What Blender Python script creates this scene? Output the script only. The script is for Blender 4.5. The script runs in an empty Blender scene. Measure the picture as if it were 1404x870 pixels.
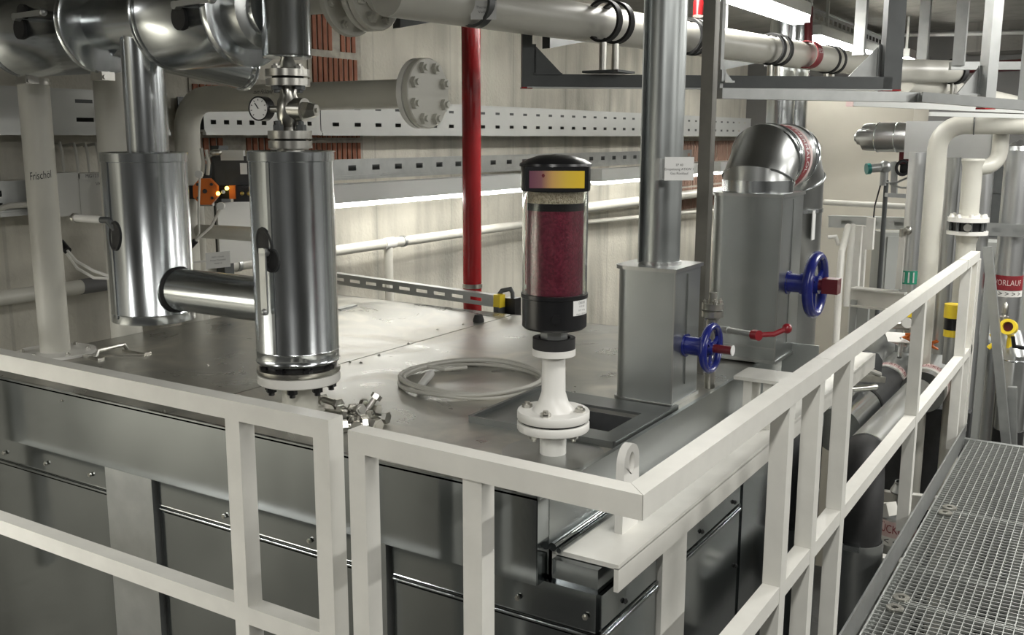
import bpy, bmesh, math, random
from mathutils import Vector, Matrix
random.seed(7)
SC = bpy.context.scene
COL = SC.collection
PI = math.pi

# ---------------------------------------------------------------- camera
cd = bpy.data.cameras.new('camera')
cam = bpy.data.objects.new('camera', cd)
COL.objects.link(cam)
cd.sensor_width = 36.0
cd.lens = 1354.77 / 1404 * 36.0
cd.clip_start = 0.05
RM = Matrix(((0.84874, -0.09708, 0.51982), (0.52881, 0.15223, -0.83498), (0.00192, 0.98357, 0.18054)))
cam.matrix_world = Matrix.Translation((0, 0, 4.0)) @ RM.to_4x4()
SC.camera = cam

# ---------------------------------------------------------------- world, exposure, room lamps that are out of view
w = bpy.data.worlds.new('world'); SC.world = w
w.use_nodes = True
w.node_tree.nodes['Background'].inputs[0].default_value = (0.9, 0.95, 1.0, 1)
w.node_tree.nodes['Background'].inputs[1].default_value = 0.05
SC.view_settings.view_transform = 'Standard'
SC.view_settings.look = 'None'
SC.view_settings.gamma = 1.0
SC.view_settings.exposure = 0.86

def area(name, loc, sx, sy, power, rot=(0, 0, 0), col=(1.0, 0.985, 0.945)):
    l = bpy.data.lights.new(name, 'AREA'); l.shape = 'RECTANGLE'
    l.size = sx; l.size_y = sy; l.energy = power; l.color = col
    o = bpy.data.objects.new(name, l); COL.objects.link(o)
    o.location = loc; o.rotation_euler = rot
    return o
# rows of fluorescent battens under the ceiling, along the room (the ones outside the picture)
for k, (lx, ly, pw) in enumerate(((-0.1, -0.9, 38), (0.0, 1.6, 16), (0.2, 5.4, 36), (0.4, 8.4, 60), (-3.4, -1.4, 18),
                                  (2.9, 2.2, 60), (2.9, 5.0, 60), (2.9, 8.0, 60))):
    area('ceiling_batten_light', (lx, ly, 4.95), 0.12, 1.5, pw)
area('wall_batten_light', (-3.80, -0.3, 3.58), 0.10, 2.2, 60)
LAMP = 8.5      # emission of the lamps in view

# ---------------------------------------------------------------- materials
def mat(name, col, rough=0.5, metal=0.0, noise=0.0, nscale=8.0, bump=0.0, rvar=0.0, stretch=(1, 1, 1), spec=None, coat=0.0):
    m = bpy.data.materials.new(name); m.use_nodes = True
    nt = m.node_tree; b = nt.nodes['Principled BSDF']
    b.inputs['Base Color'].default_value = (*col, 1)
    b.inputs['Roughness'].default_value = rough
    b.inputs['Metallic'].default_value = metal
    if spec is not None: b.inputs['Specular IOR Level'].default_value = spec
    if coat: b.inputs['Coat Weight'].default_value = coat
    if noise or bump or rvar:
        tc = nt.nodes.new('ShaderNodeTexCoord'); mp = nt.nodes.new('ShaderNodeMapping')
        geo = nt.nodes.new('ShaderNodeNewGeometry')
        mp.inputs['Scale'].default_value = stretch
        nt.links.new(geo.outputs['Position'], mp.inputs[0])
        n = nt.nodes.new('ShaderNodeTexNoise'); n.inputs['Scale'].default_value = nscale
        n.inputs['Detail'].default_value = 5
        nt.links.new(mp.outputs[0], n.inputs['Vector'])
        if noise:
            r = nt.nodes.new('ShaderNodeMapRange')
            r.inputs[1].default_value = 0.3; r.inputs[2].default_value = 0.7
            r.inputs[3].default_value = 1 - noise; r.inputs[4].default_value = 1 + noise
            nt.links.new(n.outputs[0], r.inputs[0])
            mx = nt.nodes.new('ShaderNodeVectorMath'); mx.operation = 'SCALE'
            mx.inputs[0].default_value = col
            nt.links.new(r.outputs[0], mx.inputs['Scale'])
            nt.links.new(mx.outputs[0], b.inputs['Base Color'])
        if rvar:
            r2 = nt.nodes.new('ShaderNodeMapRange')
            r2.inputs[1].default_value = 0.3; r2.inputs[2].default_value = 0.7
            r2.inputs[3].default_value = max(0.03, rough - rvar); r2.inputs[4].default_value = rough + rvar
            nt.links.new(n.outputs[0], r2.inputs[0]); nt.links.new(r2.outputs[0], b.inputs['Roughness'])
        if bump:
            bp = nt.nodes.new('ShaderNodeBump'); bp.inputs['Strength'].default_value = bump
            bp.inputs['Distance'].default_value = 0.02
            nt.links.new(n.outputs[0], bp.inputs['Height']); nt.links.new(bp.outputs[0], b.inputs['Normal'])
    return m

def emit(name, col, s):
    m = bpy.data.materials.new(name); m.use_nodes = True
    b = m.node_tree.nodes['Principled BSDF']
    b.inputs['Base Color'].default_value = (*col, 1)
    b.inputs['Emission Color'].default_value = (*col, 1)
    b.inputs['Emission Strength'].default_value = s
    return m

def concrete(name, col, joint=0.5, dark=0.5):
    m = bpy.data.materials.new(name); m.use_nodes = True
    nt = m.node_tree; L = nt.links.new; b = nt.nodes['Principled BSDF']
    b.inputs['Roughness'].default_value = 0.85
    geo = nt.nodes.new('ShaderNodeNewGeometry')
    def ns(scale, st, det=6):
        mp = nt.nodes.new('ShaderNodeMapping'); mp.inputs['Scale'].default_value = st
        L(geo.outputs['Position'], mp.inputs[0])
        n = nt.nodes.new('ShaderNodeTexNoise'); n.inputs['Scale'].default_value = scale; n.inputs['Detail'].default_value = det
        L(mp.outputs[0], n.inputs['Vector']); return n
    a = ns(1.6, (1, 1, 1)); s = ns(5.0, (1, 1, 0.12)); f = ns(40, (1, 1, 1), 3)
    ra = nt.nodes.new('ShaderNodeValToRGB')
    ra.color_ramp.elements[0].position = 0.3; ra.color_ramp.elements[1].position = 0.72
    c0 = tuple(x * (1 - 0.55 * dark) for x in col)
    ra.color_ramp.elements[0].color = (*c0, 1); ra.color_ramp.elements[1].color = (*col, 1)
    L(a.outputs[0], ra.inputs[0])
    rs = nt.nodes.new('ShaderNodeMapRange'); rs.inputs[1].default_value = 0.34; rs.inputs[2].default_value = 0.56
    rs.inputs[3].default_value = 1 - 0.5 * dark; rs.inputs[4].default_value = 1.0
    L(s.outputs[0], rs.inputs[0])
    mx = nt.nodes.new('ShaderNodeVectorMath'); mx.operation = 'SCALE'
    L(ra.outputs[0], mx.inputs[0]); L(rs.outputs[0], mx.inputs['Scale'])
    # boards of the formwork: thin dark joints
    sp = nt.nodes.new('ShaderNodeSeparateXYZ'); L(geo.outputs['Position'], sp.inputs[0])
    ad = nt.nodes.new('ShaderNodeMath'); ad.operation = 'ADD'; L(sp.outputs[0], ad.inputs[0]); L(sp.outputs[1], ad.inputs[1])
    dv = nt.nodes.new('ShaderNodeMath'); dv.operation = 'DIVIDE'; dv.inputs[1].default_value = joint; L(ad.outputs[0], dv.inputs[0])
    fr = nt.nodes.new('ShaderNodeMath'); fr.operation = 'FRACT'; L(dv.outputs[0], fr.inputs[0])
    lt = nt.nodes.new('ShaderNodeMath'); lt.operation = 'GREATER_THAN'; lt.inputs[1].default_value = 0.02; L(fr.outputs[0], lt.inputs[0])
    mr = nt.nodes.new('ShaderNodeMapRange'); mr.inputs[3].default_value = 0.86; mr.inputs[4].default_value = 1; L(lt.outputs[0], mr.inputs[0])
    m2 = nt.nodes.new('ShaderNodeVectorMath'); m2.operation = 'SCALE'; L(mx.outputs[0], m2.inputs[0]); L(mr.outputs[0], m2.inputs['Scale'])
    L(m2.outputs[0], b.inputs['Base Color'])
    bp = nt.nodes.new('ShaderNodeBump'); bp.inputs['Strength'].default_value = 0.25; bp.inputs['Distance'].default_value = 0.02
    L(f.outputs[0], bp.inputs['Height']); L(bp.outputs[0], b.inputs['Normal'])
    return m

def spotted(name, c0, c1, scale, rough=0.35, bump=0.5):
    m = bpy.data.materials.new(name); m.use_nodes = True
    nt = m.node_tree; b = nt.nodes['Principled BSDF']; L = nt.links.new
    geo = nt.nodes.new('ShaderNodeNewGeometry')
    v = nt.nodes.new('ShaderNodeTexVoronoi'); v.inputs['Scale'].default_value = scale
    L(geo.outputs['Position'], v.inputs['Vector'])
    r = nt.nodes.new('ShaderNodeValToRGB'); r.color_ramp.elements[0].color = (*c0, 1); r.color_ramp.elements[1].color = (*c1, 1)
    r.color_ramp.elements[0].position = 0.1; r.color_ramp.elements[1].position = 0.75
    sx = nt.nodes.new('ShaderNodeSeparateXYZ'); L(v.outputs['Color'], sx.inputs[0]); L(sx.outputs[0], r.inputs[0])
    L(r.outputs[0], b.inputs['Base Color']); b.inputs['Roughness'].default_value = rough
    bp = nt.nodes.new('ShaderNodeBump'); bp.inputs['Strength'].default_value = bump; bp.inputs['Distance'].default_value = 0.004
    bp.invert = True
    L(v.outputs['Distance'], bp.inputs['Height']); L(bp.outputs[0], b.inputs['Normal'])
    return m

def lidmat():
    m = bpy.data.materials.new('worn_lid_sheet'); m.use_nodes = True
    nt = m.node_tree; b = nt.nodes['Principled BSDF']; L = nt.links.new
    geo = nt.nodes.new('ShaderNodeNewGeometry')
    n = nt.nodes.new('ShaderNodeTexNoise'); n.inputs['Scale'].default_value = 3.2; n.inputs['Detail'].default_value = 9
    n.inputs['Distortion'].default_value = 1.4
    L(geo.outputs['Position'], n.inputs['Vector'])
    # dust: more of it towards the wall side
    r = nt.nodes.new('ShaderNodeValToRGB')
    r.color_ramp.elements[0].position = 0.45; r.color_ramp.elements[1].position = 0.68
    r.color_ramp.elements[0].color = (0.42, 0.42, 0.39, 1); r.color_ramp.elements[1].color = (0.62, 0.60, 0.54, 1)
    L(n.outputs[0], r.inputs[0]); L(r.outputs[0], b.inputs['Base Color'])
    b.inputs['Metallic'].default_value = 0.75
    q = nt.nodes.new('ShaderNodeMapRange'); q.inputs[1].default_value = 0.35; q.inputs[2].default_value = 0.7
    q.inputs[3].default_value = 0.27; q.inputs[4].default_value = 0.42
    L(n.outputs[0], q.inputs[0]); L(q.outputs[0], b.inputs['Roughness'])
    return m

def gradient_label(name, p0, p1, stops):
    m = bpy.data.materials.new(name); m.use_nodes = True
    nt = m.node_tree; b = nt.nodes['Principled BSDF']; L = nt.links.new
    geo = nt.nodes.new('ShaderNodeNewGeometry')
    d = Vector(p1) - Vector(p0)
    s = nt.nodes.new('ShaderNodeVectorMath'); s.operation = 'SUBTRACT'; s.inputs[1].default_value = p0
    L(geo.outputs['Position'], s.inputs[0])
    dt = nt.nodes.new('ShaderNodeVectorMath'); dt.operation = 'DOT_PRODUCT'; dt.inputs[1].default_value = d / d.length_squared
    L(s.outputs[0], dt.inputs[0])
    r = nt.nodes.new('ShaderNodeValToRGB'); e = r.color_ramp.elements
    e[0].position = stops[0][0]; e[0].color = (*stops[0][1], 1); e[1].position = stops[-1][0]; e[1].color = (*stops[-1][1], 1)
    for p, c in stops[1:-1]:
        x = e.new(p); x.color = (*c, 1)
    L(dt.outputs['Value'], r.inputs[0]); L(r.outputs[0], b.inputs['Base Color'])
    b.inputs['Roughness'].default_value = 0.3
    return m

rail_white = mat('white_rail_paint', (0.66, 0.65, 0.60), 0.38, noise=0.04, nscale=14)
pipe_white = mat('off_white_pipe_paint', (0.56, 0.55, 0.49), 0.38, noise=0.05, nscale=5)
flange_white = mat('white_flange_paint', (0.74, 0.73, 0.69), 0.35, noise=0.03, nscale=9)
galv = mat('galvanised_sheet', (0.40, 0.42, 0.415), 0.36, 1.0, noise=0.04, nscale=9, rvar=0.03)
tanksheet = mat('galvanised_tank_sheet', (0.31, 0.33, 0.335), 0.12, 1.0, noise=0.05, nscale=3, rvar=0.04, bump=0.03)
clad = mat('bright_cladding_sheet', (0.60, 0.625, 0.635), 0.20, 1.0, noise=0.06, nscale=4, rvar=0.05, stretch=(1, 1, 0.3))
clad_dull = mat('dull_cladding_sheet', (0.46, 0.47, 0.46), 0.33, 1.0, noise=0.05, nscale=5, rvar=0.04)
clad_lit = mat('lit_matt_cladding_sheet', (0.66, 0.67, 0.67), 0.34, 1.0, noise=0.05, nscale=4)  # brighter cladding copy: light from the lamp above put into the colour
weathered = mat('weathered_frame_sheet', (0.17, 0.18, 0.175), 0.4, 0.7, noise=0.12, nscale=9)
steel = mat('machined_steel', (0.52, 0.51, 0.47), 0.28, 1.0, noise=0.12, nscale=20)
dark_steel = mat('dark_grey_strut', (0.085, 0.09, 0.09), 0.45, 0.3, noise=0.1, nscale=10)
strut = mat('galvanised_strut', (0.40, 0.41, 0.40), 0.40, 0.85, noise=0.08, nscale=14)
tray_white = mat('pale_tray_sheet', (0.52, 0.53, 0.51), 0.42, 0.25, noise=0.04, nscale=4)
lid_sheet = lidmat()
grate_m = mat('galvanised_grating', (0.46, 0.47, 0.45), 0.42, 0.8, noise=0.1, nscale=30)
black = mat('black_plastic', (0.008, 0.008, 0.009), 0.28)
rubber = mat('black_rubber', (0.012, 0.012, 0.012), 0.65, noise=0.2, nscale=40)
charcoal = mat('charcoal_foam', (0.05, 0.052, 0.053), 0.6, noise=0.15, nscale=18)
red = mat('red_gloss_paint', (0.30, 0.012, 0.014), 0.25, noise=0.05, nscale=6)
dark_red = mat('dark_red_paint', (0.10, 0.009, 0.013), 0.35)
blue = mat('blue_gloss_paint', (0.012, 0.018, 0.15), 0.25, noise=0.12, nscale=40)
yellow = mat('yellow_plastic', (0.78, 0.58, 0.03), 0.4)
orange = mat('orange_plastic', (0.55, 0.13, 0.012), 0.4)
teal = mat('teal_cap_paint', (0.02, 0.19, 0.17), 0.4)
paper = mat('printed_card', (0.72, 0.72, 0.70), 0.45)
ink = mat('black_ink', (0.02, 0.02, 0.02), 0.6)
ink_grey = mat('grey_ink', (0.16, 0.16, 0.16), 0.6)
ink_red = mat('red_print', (0.22, 0.014, 0.02), 0.5)
ink_green = mat('green_print', (0.03, 0.32, 0.20), 0.5)
pink_band = mat('pale_pink_band', (0.66, 0.50, 0.48), 0.45)
grey_plastic = mat('light_grey_plastic', (0.58, 0.58, 0.55), 0.45)
cabinet = mat('grey_cabinet_paint', (0.34, 0.35, 0.33), 0.45)
cable = mat('grey_cable', (0.50, 0.49, 0.44), 0.5)
brass = mat('brass_fitting', (0.5, 0.38, 0.12), 0.3, 1.0)
dial = mat('dial_face', (0.74, 0.74, 0.72), 0.35)
brick_m = mat('hollow_clay_brick', (0.27, 0.105, 0.06), 0.85, noise=0.18, nscale=16)
brick_dull = mat('dull_clay_brick', (0.27, 0.17, 0.13), 0.9, noise=0.15, nscale=12)  # less saturated brown for the far bricks
mortar = mat('grey_mortar', (0.36, 0.34, 0.29), 0.9, noise=0.2, nscale=25)
beads_red = spotted('maroon_desiccant_beads', (0.13, 0.010, 0.026), (0.19, 0.018, 0.04), 170, 0.3, 0.22)
beads_cream = spotted('cream_desiccant_beads', (0.42, 0.34, 0.24), (0.66, 0.56, 0.42), 240)
lamp_m = emit('lamp_diffuser_light', (1.0, 0.98, 0.92), LAMP)
lamp2_m = emit('ceiling_lamp_diffuser_light', (1.0, 0.985, 0.94), LAMP * 2)
led = emit('yellow_indicator_light', (1.0, 0.75, 0.1), 4.0)
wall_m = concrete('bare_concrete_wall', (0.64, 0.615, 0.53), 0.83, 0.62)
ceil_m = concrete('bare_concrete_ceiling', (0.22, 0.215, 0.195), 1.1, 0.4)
back_m = mat('dark_rear_wall', (0.08, 0.08, 0.078), 0.8, noise=0.15, nscale=1.5)
floor_m = concrete('concrete_floor', (0.07, 0.07, 0.066), 2.0, 0.3)
plaster = mat('beige_plaster', (0.60, 0.57, 0.49), 0.8, noise=0.06, nscale=2)
far_m = mat('grey_far_wall', (0.16, 0.16, 0.155), 0.8, noise=0.1, nscale=2)

glass = bpy.data.materials.new('clear_glass'); glass.use_nodes = True
_b = glass.node_tree.nodes['Principled BSDF']
_b.inputs['Base Color'].default_value = (0.93, 0.96, 0.94, 1); _b.inputs['Roughness'].default_value = 0.02
_b.inputs['Transmission Weight'].default_value = 1.0; _b.inputs['IOR'].default_value = 1.35

# ---------------------------------------------------------------- mesh helpers
ORG = {}
def basis(ax):
    ax = Vector(ax).normalized()
    ref = Vector((0, 0, 1)) if abs(ax.z) < 0.95 else Vector((1, 0, 0))
    u = ref.cross(ax).normalized(); v = ax.cross(u)
    return u, v, ax

class MB:
    def __init__(self): self.bm = bmesh.new()
    def face(self, vs):
        try: return self.bm.faces.new(vs)
        except ValueError: return None
    def box(self, lo, hi):
        x0, y0, z0 = lo; x1, y1, z1 = hi
        v = [self.bm.verts.new(p) for p in ((x0, y0, z0), (x1, y0, z0), (x1, y1, z0), (x0, y1, z0), (x0, y0, z1), (x1, y0, z1), (x1, y1, z1), (x0, y1, z1))]
        for f in ((0, 3, 2, 1), (4, 5, 6, 7), (0, 1, 5, 4), (1, 2, 6, 5), (2, 3, 7, 6), (3, 0, 4, 7)): self.face([v[i] for i in f])
        return self
    def beam(self, p0, p1, w, h, up=(0, 0, 1)):
        # rectangular bar from p0 to p1, w across, h along up
        p0 = Vector(p0); p1 = Vector(p1); d = (p1 - p0).normalized(); up = Vector(up)
        s = d.cross(up)
        if s.length < 1e-4: s = Vector((1, 0, 0))
        s.normalize(); t = s.cross(d)
        v = []
        for p in (p0, p1):
            for a, b in ((-1, -1), (1, -1), (1, 1), (-1, 1)): v.append(self.bm.verts.new(p + s * (a * w / 2) + t * (b * h / 2)))
        for f in ((3, 2, 1, 0), (4, 5, 6, 7), (0, 1, 5, 4), (1, 2, 6, 5), (2, 3, 7, 6), (3, 0, 4, 7)): self.face([v[i] for i in f])
        return self
    def lathe(self, prof, p0, ax=(0, 0, 1), n=28, close=False):
        # prof: (radius, height) pairs along the axis
        u, v, a = basis(ax); p0 = Vector(p0); rings = []
        for r, h in prof:
            if r < 1e-6: rings.append([self.bm.verts.new(p0 + a * h)])
            else: rings.append([self.bm.verts.new(p0 + a * h + u * (r * math.cos(2 * PI * i / n)) + v * (r * math.sin(2 * PI * i / n))) for i in range(n)])
        seq = list(zip(rings, rings[1:])) + ([(rings[-1], rings[0])] if close else [])
        for A, B in seq:
            if len(A) == 1 and len(B) == 1: continue
            for i in range(n):
                j = (i + 1) % n
                if len(A) == 1: self.face((A[0], B[j], B[i]))
                elif len(B) == 1: self.face((A[i], A[j], B[0]))
                else: self.face((A[i], A[j], B[j], B[i]))
        return self
    def cyl(self, p0, p1, r0, r1=None, n=24):
        p0 = Vector(p0); d = Vector(p1) - p0; r1 = r0 if r1 is None else r1
        return self.lathe(((0, 0), (r0, 0), (r1, d.length), (0, d.length)), p0, d, n)
    def ring(self, p, ax, ro, ri, t, n=28):
        return self.lathe(((ri, 0), (ro, 0), (ro, t), (ri, t)), p, ax, n, True)
    def bead(self, p, ax, R, r, n=36, k=6):
        return self.lathe([(R + r * math.cos(2 * PI * i / k), r * math.sin(2 * PI * i / k)) for i in range(k)], p, ax, n, True)
    def tube(self, pts, r, n=10, closed=False):
        pts = [Vector(p) for p in pts]; m = len(pts); rings = []; prev = None
        for i, p in enumerate(pts):
            if closed: d = pts[(i + 1) % m] - pts[i - 1]
            elif i == 0: d = pts[1] - pts[0]
            elif i == m - 1: d = pts[-1] - pts[-2]
            else: d = (pts[i + 1] - p).normalized() + (p - pts[i - 1]).normalized()
            d.normalize()
            if prev is None: u = basis(d)[0]
            else: u = (prev - d * prev.dot(d)).normalized()
            prev = u; v = d.cross(u); k = 1.0
            if 0 < i < m - 1 and not closed:
                c = (pts[i + 1] - p).normalized().dot(d); k = 1 / max(0.5, c)
                bn = (pts[i + 1] - p).normalized() - (p - pts[i - 1]).normalized()
            ri = []
            for q in range(n):
                o = u * math.cos(2 * PI * q / n) + v * math.sin(2 * PI * q / n)
                if k > 1.0005:
                    b2 = bn.normalized(); o = o + b2 * (o.dot(b2) * (k - 1))
                ri.append(self.bm.verts.new(p + o * r))
            rings.append(ri)
        for A, B in list(zip(rings, rings[1:])) + ([(rings[-1], rings[0])] if closed else []):
            for i in range(n):
                j = (i + 1) % n; self.face((A[i], A[j], B[j], B[i]))
        if not closed:
            self.face(rings[0][::-1]); self.face(rings[-1])
        return self
    def prism(self, poly, o, ux, uy, t):
        o = Vector(o); ux = Vector(ux); uy = Vector(uy); nz = ux.cross(uy).normalized()
        a = [self.bm.verts.new(o + ux * x + uy * y) for x, y in poly]
        b = [self.bm.verts.new(o + ux * x + uy * y + nz * t) for x, y in poly]
        self.face(a[::-1]); self.face(b)
        for i in range(len(a)):
            j = (i + 1) % len(a); self.face((a[i], a[j], b[j], b[i]))
        return self
    def ball(self, c, r, s=(1, 1, 1), n=14):
        bmesh.ops.create_uvsphere(self.bm, u_segments=n, v_segments=max(6, n // 2 + 2), radius=r, matrix=Matrix.Translation(c) @ Matrix.Diagonal((*s, 1)))
        return self
    def patch(self, c, ang, R, ea, eb, rot=0.0, t=0.006, n=20):
        # oval pad lying on a vertical cylinder with centre line c; ang in degrees
        rings = []
        for f, h in ((0, t * .5), (.5, t * .5), (.78, t * .5), (.86, t), (.96, t), (1.0, -0.004)):
            ri = []
            for i in range(1 if f == 0 else n):
                th = 2 * PI * i / n; x = ea * f * math.cos(th); y = eb * f * math.sin(th)
                x, y = x * math.cos(rot) - y * math.sin(rot), x * math.sin(rot) + y * math.cos(rot)
                a = math.radians(ang) + x / R
                ri.append(self.bm.verts.new((c[0] + (R + h) * math.cos(a), c[1] + (R + h) * math.sin(a), c[2] + y)))
            rings.append(ri)
        for A, B in zip(rings, rings[1:]):
            for i in range(n):
                j = (i + 1) % n
                if len(A) == 1: self.face((A[0], B[i], B[j]))
                else: self.face((A[i], B[i], B[j], A[j]))
        return self
    def mesh(self, name, material, off=(0, 0, 0), smooth=True):
        if Vector(off).length: bmesh.ops.translate(self.bm, verts=self.bm.verts, vec=-Vector(off))
        bmesh.ops.recalc_face_normals(self.bm, faces=self.bm.faces)
        me = bpy.data.meshes.new(name); self.bm.to_mesh(me); self.bm.free()
        me.materials.append(material)
        if smooth:
            me.polygons.foreach_set('use_smooth', [True] * len(me.polygons)); me.set_sharp_from_angle(angle=math.radians(38))
        return me
    def build(self, name, material, parent=None, smooth=True, loc=None):
        if parent is not None: off = ORG[parent.name]
        elif loc is not None: off = Vector(loc)
        else:
            vs = [v.co for v in self.bm.verts]
            lo = [min(v[i] for v in vs) for i in range(3)]; hi = [max(v[i] for v in vs) for i in range(3)]
            off = Vector(((lo[0] + hi[0]) / 2, (lo[1] + hi[1]) / 2, lo[2]))
        me = self.mesh(name, material, off, smooth)
        o = bpy.data.objects.new(name, me); COL.objects.link(o)
        if parent is not None: o.parent = parent
        else: o.location = off
        ORG[o.name] = Vector(off)
        return o

def inst(me, name, parent, loc):
    o = bpy.data.objects.new(name, me); COL.objects.link(o); o.parent = parent
    o.location = Vector(loc) - ORG[parent.name]; ORG[o.name] = Vector(loc)
    return o

def tag(o, label=None, cat=None, group=None, kind=None):
    if label: o['label'] = label
    if cat: o['category'] = cat
    if group: o['group'] = group
    if kind: o['kind'] = kind
    return o

def thing(name, label, cat, loc, group=None):
    o = bpy.data.objects.new(name, None); o.empty_display_size = 0.1
    COL.objects.link(o); o.location = loc; ORG[o.name] = Vector(loc)
    return tag(o, label, cat, group)

def copy_tree(o, delta, label=None, group=None, parent=None):
    c = o.copy(); COL.objects.link(c)
    if parent is not None: c.parent = parent; ORG[c.name] = ORG[o.name] + Vector(delta)
    else:
        c.location = Vector(o.location) + Vector(delta); ORG[c.name] = Vector(c.location)
    if label: c['label'] = label
    if group: c['group'] = group
    for ch in list(o.children): copy_tree(ch, delta, parent=c)
    return c

def struct(name, mb, m):
    return tag(mb.build(name, m, smooth=False), kind='structure')

BOLTS = {}
def bolt_mesh(ax, r, h, m):
    key = (tuple(round(a, 3) for a in ax), r, h, m.name)
    if key not in BOLTS:
        b = MB(); b.cyl((0, 0, 0), Vector(ax).normalized() * h * .62, r, n=6); b.cyl(Vector(ax).normalized() * h * .62, Vector(ax).normalized() * h, r * .55, n=8)
        BOLTS[key] = b.mesh('bolt', m)
    return BOLTS[key]

def bolts(parent, c, ax, R, n, r, h, m, ph=0.0):
    u, v, a = basis(ax)
    for i in range(n):
        t = 2 * PI * (i + ph) / n
        inst(bolt_mesh(a, r, h, m), 'bolt', parent, Vector(c) + u * (R * math.cos(t)) + v * (R * math.sin(t)))

def text_mesh(s, size, shear=0.0):
    cu = bpy.data.curves.new('t', 'FONT'); cu.body = s; cu.size = size; cu.align_x = 'CENTER'; cu.align_y = 'CENTER'; cu.shear = shear
    cu.resolution_u = 2
    o = bpy.data.objects.new('t', cu); me = o.to_mesh()
    vs = [v.co.copy() for v in me.vertices]; fs = [tuple(p.vertices) for p in me.polygons]
    o.to_mesh_clear(); bpy.data.objects.remove(o); bpy.data.curves.remove(cu)
    return vs, fs
def text_flat(s, size, c, ux, uy, m, parent, name='printed_text', shear=0.0, squash=1.0):
    vs, fs = text_mesh(s, size, shear); b = MB(); c = Vector(c); ux = Vector(ux).normalized(); uy = Vector(uy).normalized()
    q = [b.bm.verts.new(c + ux * (v.x * squash) + uy * v.y) for v in vs]
    for f in fs: b.face([q[i] for i in f])
    return b.build(name, m, parent, smooth=False)
def text_wrap(s, size, c, ax, ref, R, m, parent, name='printed_text', shear=0.0, turn=0.0, squash=1.0, shift=0.0):
    # writing wrapped around a cylinder: centre c, axis ax, ref = direction to the middle of the writing
    vs, fs = text_mesh(s, size, shear); b = MB(); a = Vector(ax).normalized(); rf = Vector(ref); rf = (rf - a * rf.dot(a)).normalized(); sd = a.cross(rf)
    q = []
    for v in vs:
        x = v.x * squash; y = v.y
        x, y = x * math.cos(turn) - y * math.sin(turn), x * math.sin(turn) + y * math.cos(turn)
        t = x / R
        q.append(b.bm.verts.new(Vector(c) + a * (y + shift) + rf * (R * math.cos(t)) + sd * (R * math.sin(t))))
    for f in fs: b.face([q[i] for i in f])
    return b.build(name, m, parent, smooth=False)

def slotted(mb, p0, d, up, L, H, rows, pitch, slot, t=0.004):
    # thin upright sheet with real slots: rows = [(bottom, top), ...]; pitch between slots; slot = slot length
    p0 = Vector(p0); d = Vector(d).normalized(); up = Vector(up).normalized()
    zs = [0.0]
    for a, b in rows: zs += [a, b]
    zs.append(H)
    xs = [0.0]; x = pitch * .5
    while x + slot < L: xs += [x, x + slot]; x += pitch
    xs.append(L)
    bm = mb.bm; nz = d.cross(up).normalized() * t
    g = [[bm.verts.new(p0 + d * x + up * z) for z in zs] for x in xs]
    for i in range(len(xs) - 1):
        for j in range(len(zs) - 1):
            if i % 2 == 1 and j % 2 == 1: continue
            mb.face((g[i][j], g[i + 1][j], g[i + 1][j + 1], g[i][j + 1]))
    return mb

# ================================================================ the room
ZC = 5.15
struct('floor', MB().box((-4.3, -3.2, -0.2), (5.2, 12.2, 0)), floor_m)
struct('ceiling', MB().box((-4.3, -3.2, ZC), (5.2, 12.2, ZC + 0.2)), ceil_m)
WL = struct('wall_left', MB().box((-4.35, -3.0, 0), (-4.1, 12.0, ZC)), wall_m)
struct('wall_far', MB().box((-4.3, 12.0, 0), (5.2, 12.2, ZC)), far_m)
struct('wall_right', MB().box((5.0, -3.0, 0), (5.2, 12.0, ZC)), far_m)
struct('wall_back', MB().box((-4.3, -3.2, 0), (5.2, -3.0, ZC)), back_m)
struct('wall_pier', MB().box((-2.75, 9.0, 0), (-1.62, 9.7, 4.42)), plaster)
struct('trim_1', MB().box((-1.62, 11.4, 4.86), (5.0, 11.99, ZC)), ceil_m)       # downstand beam under the ceiling at the far end

# hollow-brick infills around the pipe openings of the concrete wall: every brick its own piece
def brick_run(y0, y1, z0, z1, bmat=None):
    b = MB(); b.box((-4.12, y0, z0), (-4.094, y1, z1))
    n = max(3, int((y1 - y0) / 0.042)); p = (y1 - y0) / n
    for i in range(n):
        b.box((-4.0945, y0 + p * (i + .18), z0 + .003), (-4.082, y0 + p * (i + .82), z1 - .003))
    return b.build('brick', bmat or brick_m, WL, smooth=False)
def mortar_bed(y0, y1, z0, z1):
    return MB().box((-4.11, y0, z0), (-4.092, y1, z1)).build('mortar_bed', mortar, WL, smooth=False)
mortar_bed(4.348, 4.813, 3.80, 4.78)
for (u0, u1, z0, z1) in ((4.372, 4.773, 4.235, 4.455), (4.376, 4.554, 4.49, 4.71),
                         (4.618, 4.763, 4.49, 4.60), (4.345, 4.784, 3.985, 4.20),
                         (4.339, 4.786, 3.82, 3.96)):
    brick_run(u0, u1, z0, z1)
mortar_bed(3.483, 4.032, 3.72, 4.30)
for (u0, u1, z0, z1) in ((3.493, 3.685, 3.75, 3.99), (3.838, 4.02, 3.75, 3.99),
                         (3.493, 4.02, 4.02, 4.26)):
    brick_run(u0, u1, z0, z1)
ya = 9.907; yb = 11.47
mortar_bed(ya, 11.9, 3.2, 3.98)
for k in range(5):
    for r in range(3):
        y0 = ya + .02 + k * .36
        if y0 + .34 < 11.9: brick_run(y0, y0 + .34, 3.22 + r * .25, 3.22 + r * .25 + .235, brick_dull)

# ================================================================ the tank
T = thing('insulated_tank', 'large sheet-clad tank with a worn grey lid behind the white railings', 'tank', (-2.3, 2.9, 0))
MB().box((-3.60, 1.975, 0.0), (-0.985, 3.98, 2.92)).build('tank_body', tanksheet, T, smooth=False)
ZL = 3.15
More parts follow.
